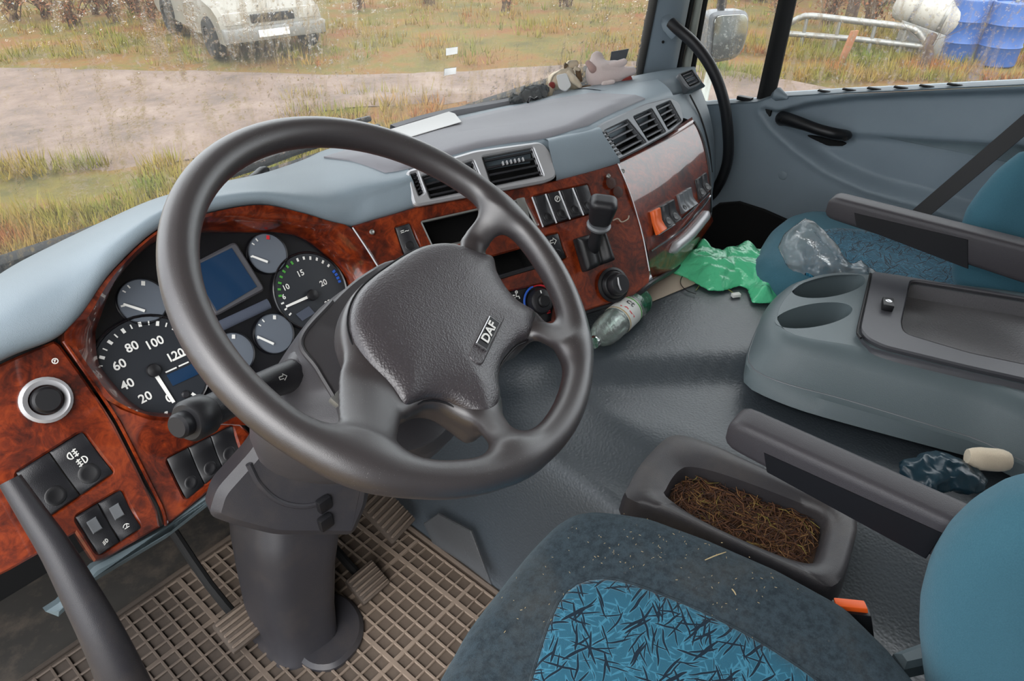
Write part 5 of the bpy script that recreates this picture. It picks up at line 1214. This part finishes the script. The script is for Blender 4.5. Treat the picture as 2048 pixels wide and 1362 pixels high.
for x, y, xx in ((1566, 239, 1.564), (1690, 277, 1.562)): mk('handle_screw', *lathe([(.007, 0), (.007, .002), (.004, .0015), (0, .0005)], PX(x, y, xx), (-.9, -.35, .25), 14, False), M['hole'], door)
mk('plug', *lathe([(.0125, -.002), (.0125, .002), (.010, .0035), (0, .004)], PX(1566, 351, 1.586), (-1, 0, 0), 22, False), M['door'], door)
V, F = tube([PX(1550, 192, 1.60), PX(1556, 188, 1.585), PX(1576, 196, 1.58)], [.012, .018, .004], 10); mk('corner_cap', V, F, M['door'], door)
mk('dark_catch', *bbox(PX(1490, 197, 1.60), AX3, (.01, .022, .006), .003), M['black'], door)
# dark footwell trim
struct(mk('wall_right', *bbox((1.66, -.3, .27), AX3, (.02, 1.1, .29), .005), M['hole']), 'outer skin of the passenger side')
V, F = grid([[(1.17, .62, .0), (1.17, .62, .40), (1.59, .62, .45), (1.59, .62, 0)]]); 
ft = [PX(x, y, 1.575) for x, y in [(1405, 470), (1412, 425), (1440, 405), (1480, 402), (1530, 418), (1580, 440), (1620, 470), (1600, 640), (1400, 640)]]
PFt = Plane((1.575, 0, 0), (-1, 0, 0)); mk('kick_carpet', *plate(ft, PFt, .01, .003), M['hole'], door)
zz = [0, 1, 5.2]
def strip(name, pxl, xl_, pxr, xr_, mat, kind='trim', depth=(.02, .02, 0)):
    a0, a1 = PX(*pxl[1], xl_[1]), PX(*pxl[0], xl_[0]); b0, b1 = PX(*pxr[1], xr_[1]), PX(*pxr[0], xr_[0])
    m = (a0+b0)/2; rows = []
    for t in (-.6, 0, 1, 3, 5.0):
        a = a0+(a1-a0)*t; b = b0+(b1-b0)*t; md = (a+b)/2+np.array([-.006, -.010, 0]); rows.append([a+np.array(depth), a, a*.75+b*.25+np.array([-.005, -.008, 0]), md, a*.25+b*.75+np.array([-.005, -.008, 0]), b, b+np.array(depth)])
    return mk(name, *grid(rows), M[mat], None, 60)
struct(strip('trim_2', [(1314, 0), (1284, 150)], (1.405, 1.42), [(1380, 0), (1352, 142)], (1.49, 1.50), 'pillartrim'), 'grey windscreen pillar trim on the passenger side')
struct(strip('trim_3', [(1303, 0), (1273, 152)], (1.405, 1.42), [(1315, 0), (1285, 152)], (1.405, 1.42), 'rubber'), 'black rubber seal of the windscreen edge')
struct(strip('trim_4', [(1379, 0), (1350, 142)], (1.51, 1.52), [(1390, 0), (1362, 144)], (1.53, 1.54), 'rubber'), 'dark gap between pillar and door')
struct(strip('trim_5', [(1388, 0), (1361, 144)], (1.54, 1.55), [(1406, 0), (1380, 142)], (1.56, 1.57), 'trimcab'), 'pale painted door frame edge')
struct(strip('trim_6', [(1402, 0), (1377, 142)], (1.575, 1.585), [(1416, 0), (1390, 142)], (1.59, 1.60), 'rubber'), 'black seal of the passenger window front edge')
struct(strip('trim_7', [(1566, 0), (1523, 192)], (1.60, 1.60), [(1594, 0), (1551, 192)], (1.60, 1.60), 'rubber'), 'black upright bar between quarter light and passenger window')
gl = PX(1400, 215, 1.64), PX(2200, 170, 1.64)
def pane(nm, ya, yb, lbl):
    V, F = thick(grid([[(1.625, y, .60+(1.82-.60)*t) for t in np.linspace(0, 1, 4)] for y in np.linspace(ya, yb, 4)]), (.005, 0, 0)); struct(fixn(mk(nm, V, F, M['sideglass'])), lbl)
ym = PX(1540, 180, 1.625)[1]
pane('window_2', .56, ym, 'rain speckled quarter light of the passenger door'); pane('window_3', ym-.002, -.9, 'rain speckled passenger door window')
struct(mk('trim_8', *bbox((1.61, -.2, 1.80), AX3, (.03, .85, .06), .02), M['pillartrim']), 'cab edge above the passenger window')
# grab handle on the pillar
gh = thing('grab_handle', 'black curved grab handle on the passenger pillar', 'handle', PX(1420, 395, 1.43))
gp = [PX(x, y, xx) for x, y, xx in [(1342, 46, 1.42), (1358, 60, 1.415), (1385, 84, 1.42), (1412, 118, 1.43), (1434, 160, 1.44), (1449, 210, 1.45), (1456, 265, 1.46), (1456, 315, 1.47), (1446, 352, 1.47), (1428, 384, 1.47), (1408, 404, 1.47)]]
mk('bar', *tube(cat(gp, 50), .0150, 16), M['softblack'], gh)
mk('mount', *tube(cat([PX(1335, 22, 1.45), PX(1334, 40, 1.43), PX(1345, 58, 1.425), PX(1352, 66, 1.43)], 12), np.r_[np.linspace(.008, .022, 8), np.full(4, .021)], 12, True, .7), M['pillartrim'], gh)
o = mk('pillar_screw', *lathe([(.004, 0), (.004, .001), (0, .001)], PX(1326, 84, 1.43), (-.6, -.7, .2), 10, False), M['hole'], gh)
mir = thing('wing_mirror', 'grey door mirror outside the quarter light', 'mirror', PX(1460, 190, 1.95))
pm = PX(1462, 76, 1.95); PM = Plane(pm, unit((-.62, -.78, .05)))
mo = [(1424, 30), (1440, 24), (1496, 22), (1503, 34), (1501, 70), (1490, 104), (1474, 120), (1432, 128), (1416, 120), (1420, 70)]
mk('housing', *plate(rnd([PM.at(x, y) for x, y in mo], .03), PM, .07, .01, h0=-.08), M['ventgrey'], mir)
mg = [(1432, 36), (1444, 31), (1492, 29), (1497, 38), (1495, 70), (1485, 100), (1471, 114), (1436, 121), (1425, 114), (1428, 70)]
mk('mirror_glass', *plate(rnd([PM.at(x, y) for x, y in mg], .025), PM, .003, .001, h0=-.008), M['mirror'], mir)
mk('mirror_arm', *tube([PX(1458, -160, 1.95), PX(1448, -60, 1.95), PX(1441, 30, 1.96)], .012, 10), M['softblack'], mir)
mk('mirror_arm', *tube([PX(1426, 120, 1.97), PX(1414, 170, 1.90), PX(1404, 215, 1.75)], .014, 10), M['trimcab'], mir)

# ================================================================== LOOSE THINGS
# bottle
b0_, b1_ = PZ(1282, 597, .430), PZ(1197, 676, .430); d = unit(b1_-b0_); L = np.linalg.norm(b1_-b0_); r = .0315
bt = thing('plastic_bottle', 'crumpled clear and green plastic drink bottle lying under the dash', 'bottle', (b0_+b1_)/2-(0, 0, .033))
pr = [(0, .002), (r*.7, .0), (r*.95, .006), (r, .014), (r*.93, .018), (r, .024), (r*.93, .030), (r, .036), (r*.95, .042), (r, .048)]
mk('bottle_base', *lathe(pr, b0_, d, 26, False), M['petgreen'], bt)
mk('bottle_body', *lathe([(r, .048), (r*.98, .06), (r*.98, L*.62), (r, L*.66), (r*.96, L*.70), (r, L*.76), (r*.95, L*.82), (r*.85, L*.92), (r*.6, L*1.0), (r*.42, L*1.04), (r*.40, L*1.08)], b0_, d, 26, False), M['pet'], bt)
mk('label_wrap', *lathe([(r*1.005, .056), (r*1.015, .060), (r*1.015, L*.60), (r*1.005, L*.61)], b0_, d, 26, False), plain('bottle_label', 'd6d8d4', .5, var=.2), bt)
for z_, mm in ((.058, 'green'), (L*.60-.004, 'straw')): mk('label_band', *lathe([(r*1.02, z_), (r*1.025, z_+.001), (r*1.02, z_+.004)], b0_, d, 26, False), M[mm], bt)
ss = unit(np.cross(d, (0, 0, 1))); 
def onb(z_, a, h=1.03): return b0_+d*z_+r*h*(ss*math.sin(a)+unit(np.cross(ss, d))*math.cos(a))
sgn = 1 if onb(.05, 0)[2] > b0_[2] else -1
vb = unit(CAM-(b0_+b1_)/2); a0_ = math.atan2(vb@ss, vb@unit(np.cross(ss, d)))
mk('lettering', *text('ct', .024, lambda x, y: onb(L*.40-y*.9, a0_+.25-x/r*(1)), bold=.02), M['black'], bt, ang=None)
mk('label_swirl', *ribbons([[(-.6, .0), (-.2, .2), (.2, .1), (.6, .35)]], .16, lambda x, y: onb(L*.53+y*.02-.006, a0_+x)), M['red'], bt, ang=None)
mk('bottle_cap', *lathe([(0, L*1.12), (.012, L*1.12), (.0125, L*1.11), (.0125, L*1.06), (.011, L*1.06)], b0_, d, 20, False), M['petgreen'], bt)
# green bag
gq = [(1393, 478), (1412, 485), (1440, 503), (1466, 490), (1492, 488), (1513, 500), (1554, 513), (1571, 514), (1578, 532), (1571, 547), (1567, 582), (1554, 598), (1505, 598), (1494, 569), (1483, 563), (1449, 574), (1419, 573), (1395, 560), (1369, 545), (1341, 537), (1350, 515), (1372, 496)]
PG = PLZ(.400)
V, F = pillow(ring(gq, .415), PG, .0, .0050, lambda X, Y, d: .004+np.clip(-d*1.1, 0, .045), r=.004, smooth=2, pad=.012)
V = np.array(V); k1_ = fbm(V, 15, 3, 2); k2_ = fbm(V, 50, 8, 2); up__ = np.clip((V[:, 2]-.408)/.03, 0, 1)
V[:, 2] += up__*(np.abs(k1_)*.022-.010+np.abs(k2_)*.003); V[:, 0] += up__*k2_*.003; V[:, 1] += up__*fbm(V, 40, 2)*.003
bg_ = mk('green_bag', V, F, M['greenbag'], None, 180); tag(bg_, 'crumpled translucent green plastic bag on the engine tunnel', 'bag')
# clear bag
cq = [(1558, 492), (1571, 464), (1591, 449), (1611, 434), (1631, 444), (1646, 459), (1676, 492), (1707, 527), (1724, 516), (1752, 541), (1765, 562), (1700, 590), (1610, 585), (1597, 563), (1578, 532)]
pcb = PX(1645, 510, 1.07); PCB = Plane(pcb, unit((-.62, -.35, .62)))
V, F = pillow([PCB.at(x, y) for x, y in cq], PCB, .016, .0045, lambda X, Y, d: np.clip(-d*.8, 0, .022), r=.004, smooth=2, pad=.012)
V = np.array(V); kk = fbm(V, 13, 4, 2); k3 = fbm(V, 34, 1, 2); V += np.outer(np.abs(kk)*.026-.008+np.abs(k3)*.006, PCB.n)
tag(mk('clear_bag', V, F, M['clearbag'], None, 180), 'crinkled clear plastic bag standing against the passenger seat', 'bag')
# cardboard, papers, stickers
P = ring([(1230, 606), (1290, 608), (1392, 566), (1395, 556), (1340, 538), (1296, 560)], .401); tag(mk('cardboard', *plate(rnd(P, .006), PLZ(.399), .002, .0004), M['card']), 'beige cardboard sheet poking out beneath the glovebox', 'cardboard')
pq_ = [(772, 262), (898, 224), (910, 228), (923, 244), (822, 274)]; P = np.array([deck_at(*p) for p in pq_]); P[:, 2] += .006; P[1:4, 2] += .006
pn = unit(np.cross(P[1]-P[0], P[4]-P[0])); pn = pn if pn[2] > 0 else -pn; PP = Plane(P[0], pn); tag(mk('paper_sheet', *plate([PP.at(*p) for p in pq_], PP, .0012, .0003), M['paper']), 'white folded paper sheet lying on the dash behind the wheel', 'paper')
gn = unit(np.cross(wb[26]-wb[24], lean)); gn = gn if gn@(CAM-wb[25]) > 0 else -gn
def onglass(x, y, off=.006):
    best = None
    for i in range(len(wb)-1):
        p0 = wb[i]+np.array([0, .03, -.05]); n_g = unit(np.cross(wb[i+1]-wb[i], lean)); h = on(x, y, p0, n_g); s = (h-p0)@unit(wb[i+1]-wb[i])
        if -.02 <= s <= np.linalg.norm(wb[i+1]-wb[i])+.02:
            return Plane(h, n_g if n_g@(CAM-h) > 0 else -n_g, up=lean), h
    return Plane(wb[25], gn), on(x, y, wb[25], gn)
def sticker(nm, q, lbl, mat):
    pl, c = onglass(sum(p[0] for p in q)/4, sum(p[1] for p in q)/4); tag(mk(nm, *plate([pl.at(x, y, .003) for x, y in q], pl, .001, .0002), M[mat]), lbl, 'sticker')
sticker('sticker', [(893, 97), (917, 94), (916, 108), (893, 112)], 'upper of two small white stickers on the windscreen', 'sticker'); sticker('sticker', [(890, 138), (914, 135), (913, 148), (889, 152)], 'lower of two small white stickers on the windscreen', 'sticker')
sticker('window_label', [(1224, 104), (1259, 98), (1251, 124), (1221, 124)], 'dark grey square label in the lower corner of the windscreen', 'ventgrey')
# wiper behind the glass and black cap on the dash edge
wp = thing('wiper', 'black windscreen wiper resting along the foot of the glass', 'wiper', wb[12])
wl = np.array([PZ(x, y, .70)+np.array([0, .07, .0]) for x, y in [(405, 392), (470, 374), (560, 345), (640, 314), (720, 290), (800, 268)]]); mk('blade', *tube(cat(wl, 24), .009, 6), M['rubber'], wp); mk('wiper_arm', *tube(cat(wl[2:]+np.array([0, .03, .015]), 14), .007, 6), M['black'], wp)
c = PZ(516, 353, .712); tag(mk('nozzle_cap', *tube(cat([c+(-.022, -.012, 0), c, c+(.026, .012, .004)], 8), [.008, .012, .013, .013, .013, .013, .012, .008], 12, True, .8), M['black']), 'small black rubber cap on the dash edge behind the wheel rim', 'cap')
# plush toys and cloth at the foot of the windscreen
TD = 1.80
def T(x, y, dd=0.0): return CAM+ray(x, y)*(TD+dd)
def toy(parts, name, label, base, mats):
    root = thing(name, label, 'soft toy', T(*base)); 
    for nm, mat, prims, kk in parts:
        Pp = np.array([T(*p[:2], p[2]) for pr_ in prims for p in pr_[:-1]]); R_ = max(np.max(np.atleast_1d(pr_[-1])) for pr_ in prims)
        def f(X, Y, Z):
            S = None
            for pr_ in prims:
                a = T(*pr_[0][:2], pr_[0][2]); b = T(*pr_[1][:2], pr_[1][2]) if len(pr_) > 2 else a+1e-4; rd = np.atleast_1d(pr_[-1])
                s = cap3(X, Y, Z, a, b, rd[0], rd[-1]); S = s if S is None else smin(S, s, kk)
            return S
        V, F = nets(f, Pp.min(0)-R_-.01, Pp.max(0)+R_+.01, .0035, 2); mk(nm, V, F, M[mat], root, 180)
px2 = TD/1364
toy([('body', 'plushpink', [((1200, 152, 0), (1228, 146, 0), (28*px2, 24*px2)), ((1193, 128, .0), (1194, 116, 0), (16*px2, 13*px2)), ((1200, 146, -.01), (1185, 142, -.01), (16*px2, 10*px2))], .014),
     ('arm', 'plushpink', [((1216, 136, -.02), (1248, 124, -.03), (9*px2, 7*px2))], .01), ('leg', 'plushpink', [((1236, 148, -.01), (1264, 142, 0), (14*px2, 9*px2))], .01), ('leg', 'plushpink', [((1208, 168, -.04), (1226, 164, -.045), (6*px2, 5*px2))], .01),
     ('ear', 'plushrose', [((1176, 126, -.02), (1186, 139, -.03), (6*px2, 8*px2))], .01), ('tail', 'plushred', [((1232, 164, 0), (1258, 158, 0), (8*px2, 7*px2))], .01)], 'plush_pig', 'pale pink plush toy lying on its back at the windscreen foot', (1215, 176), None)
toy([('body', 'plushbeige', [((1112, 162, 0), (1136, 148, 0), (17*px2, 13*px2)), ((1128, 160, .0), (1150, 168, 0), (16*px2, 12*px2))], .012), ('head', 'plushbeige', [((1140, 130, 0), (1150, 128, 0), (9*px2, 8*px2)), ((1152, 137, -.02), (1158, 139, -.02), (5*px2, 4*px2))], .008), ('ear', 'plushbrown', [((1131, 130, -.01), (1130, 138, -.01), (5*px2, 3*px2))], .005),
     ('arm', 'plushbeige', [((1138, 146, -.03), (1148, 160, -.04), (6*px2, 6*px2)), ((1148, 160, -.04), (1160, 172, -.04), (6*px2, 5*px2))], .01), ('arm', 'plushbrown', [((1156, 142, 0), (1160, 160, .0), (6*px2, 6*px2))], .01), ('leg', 'plushbeige', [((1100, 176, -.02), (1097, 190, -.03), (9*px2, 8*px2))], .01), ('nose_patch', 'plushred', [((1104, 170, -.03), (1105, 172, -.03), (7*px2, 6*px2))], .004),
     ('leg', 'plushbrown', [((1162, 178, 0), (1182, 176, 0), (6*px2, 7*px2))], .01)], 'plush_dog', 'beige plush toy under a white cloth square beside the pink one', (1130, 190), None)
tp = Plane(T(1127, 160, -.055), unit(CAM-T(1127, 160)+np.array([0, 0, .5]))); tag(mk('cloth_square', *plate(rnd([tp.at(x, y) for x, y in [(1112, 151), (1133, 146), (1143, 172), (1131, 184), (1118, 178)]], .006), tp, .004, .0015), M['paper']), 'small white cloth square draped over the beige plush toy', 'cloth')
q = [deck_at(x, y) for x, y in [(1012, 204), (1040, 188), (1085, 176), (1102, 180), (1092, 194), (1040, 205)]]
V, F = pillow(q, PLZ(float(np.mean([p[2] for p in q]))), .004, .0045, lambda X, Y, d: np.clip(-d*.9, 0, .018), r=.004, pad=.012, noise=.012, nscale=45); tag(mk('grey_cloth', V, F, M['clothgrey'], None, 180), 'crumpled grey mesh cloth on the dash left of the plush toys', 'cloth')
c = deck_at(1062, 206); tag(mk('clip', *tube(cat([c+(-.012, 0, .004), c+(0, .004, .012), c+(.014, 0, .006), c+(.022, -.004, .01)], 10), .0035, 6), M['black']), 'small black clip at the corner of the dash mat', 'clip')
# buckle
bc = PZ(1702, 1214, .468); bd = unit((-.1, .35, 1)); bk_ = thing('seat_belt_buckle', 'belt buckle with orange button beside the driver seat', 'buckle', bc-bd*.07)
bs = unit(PZ(1732, 1216, .468)-PZ(1672, 1210, .468)); bn = np.cross(bd, bs)
mk('buckle_body', *bbox(bc-bd*.035, (bs, bn, bd), (.021, .011, .035), .005), M['black'], bk_); mk('release_button', *bbox(bc+bd*.001, (bs, bn, bd), (.018, .0065, .006), .002), M['buckle'], bk_)
# glove near the right edge
gg = PZ(1900, 945, .43); gv = thing('rubber_glove', 'dark teal rubber glove lying between armrest and console', 'glove', gg-(0, 0, .03))
def gsdf(X, Y, Z):
    S = ell(X, Y, Z, gg, (.035, .05, .022))
    for i, (a, l) in enumerate(((1.9, .06), (2.2, .065), (2.5, .06), (2.9, .05))):
        e = gg+(math.cos(a)*l, math.sin(a)*l, -.004+.004*(i % 2)); S = smin(S, cap3(X, Y, Z, gg, e, .014, .010), .010)
    return S
V, F = nets(gsdf, gg-.1, gg+.1, .0045, 2); V = V+np.c_[fbm(V, 40, 1), fbm(V, 40, 2), fbm(V, 40, 3)]*.005; mk('glove', V, F, M['glove'], gv, 180)
cf = PZ(1966, 918, .45); mk('cuff', *tube(cat([cf+(-.01, .02, 0), cf, cf+(.02, -.03, .0)], 8), [.012, .016, .018, .018, .018, .018, .017, .014], 12), M['plushbeige'], gv)
# wire and plug
wr = thing('wire_plug', 'tiny white plug on a thin loose wire before the green bag', 'plug', PZ(1472, 590, .399))
pc2 = PZ(1472, 590, .4025); mk('plug', *bbox(pc2, (unit((.7, -.5, 0)), unit((.5, .7, 0)), (0, 0, 1)), (.010, .0055, .004), .0015), M['white'], wr)
mk('wire', *tube(cat([pc2+(0, 0, 0)]+ring([(1455, 578), (1430, 565), (1405, 566), (1392, 580)], .401), 30), .0011, 5), plain('wire_olive', '8a8f4a', .5), wr)
mk('wire', *tube(cat(ring([(1392, 588), (1372, 580), (1361, 566), (1366, 550), (1380, 536), (1395, 532)], .403), 30), .0009, 5), M['black'], wr)
# driver side grab handle
gd = thing('entry_handle', 'dark grey curved bar by the driver door sill', 'handle', PY(230, 1362, .16))
mk('bar', *tube(cat([PY(x, y, yy_) for x, y, yy_ in [(20, 960, .30), (66, 1030, .27), (112, 1100, .24), (156, 1180, .21), (204, 1270, .18), (246, 1362, .16), (290, 1470, .15)]], 40), np.linspace(.012, .033, 40), 16), M['pillar'], gd)
# crumbs and straws on the seat
cr = MB()
for _ in range(150):
    x, y = random.choice([(1330, 1090), (1240, 1110), (1100, 1200), (1480, 1180), (1300, 1260)]); x += random.gauss(0, 70); y += random.gauss(0, 35)
    p = PZ(x, y, .5015); p[2] = zt(p[0], p[1])+.002
    if poly2(p[0], p[1], np.array([q[:2] for q in so_+sb_])) > -.02: continue
    a = random.uniform(0, 6.28); l = random.uniform(.0004, .0015); dd_ = np.array([math.cos(a), math.sin(a), .1])*l; cr.add(tube([p-dd_, p+dd_], .00035, 3))
o = cr.mk('seat_crumbs', M['straw'], None, ang=None); o['kind'] = 'stuff'; o['label'] = 'tiny straw crumbs scattered over the driver seat velour'; o['category'] = 'crumbs'
for (xa, ya), (xb, yb), lb in (((1410, 1120), (1452, 1104), 'longest pale straw on the driver seat edge near the tray'), ((1464, 1178), (1472, 1190), 'short pale straw lower on the driver seat edge')):
    a, b = PZ(xa, ya, .5035), PZ(xb, yb, .5035); tag(mk('straw', *tube(cat([a, (a+b)/2+(0, 0, .001), b], 6), [.0006, .0008, .0008, .0008, .0007, .0005], 6), M['straw']), lb, 'straw')
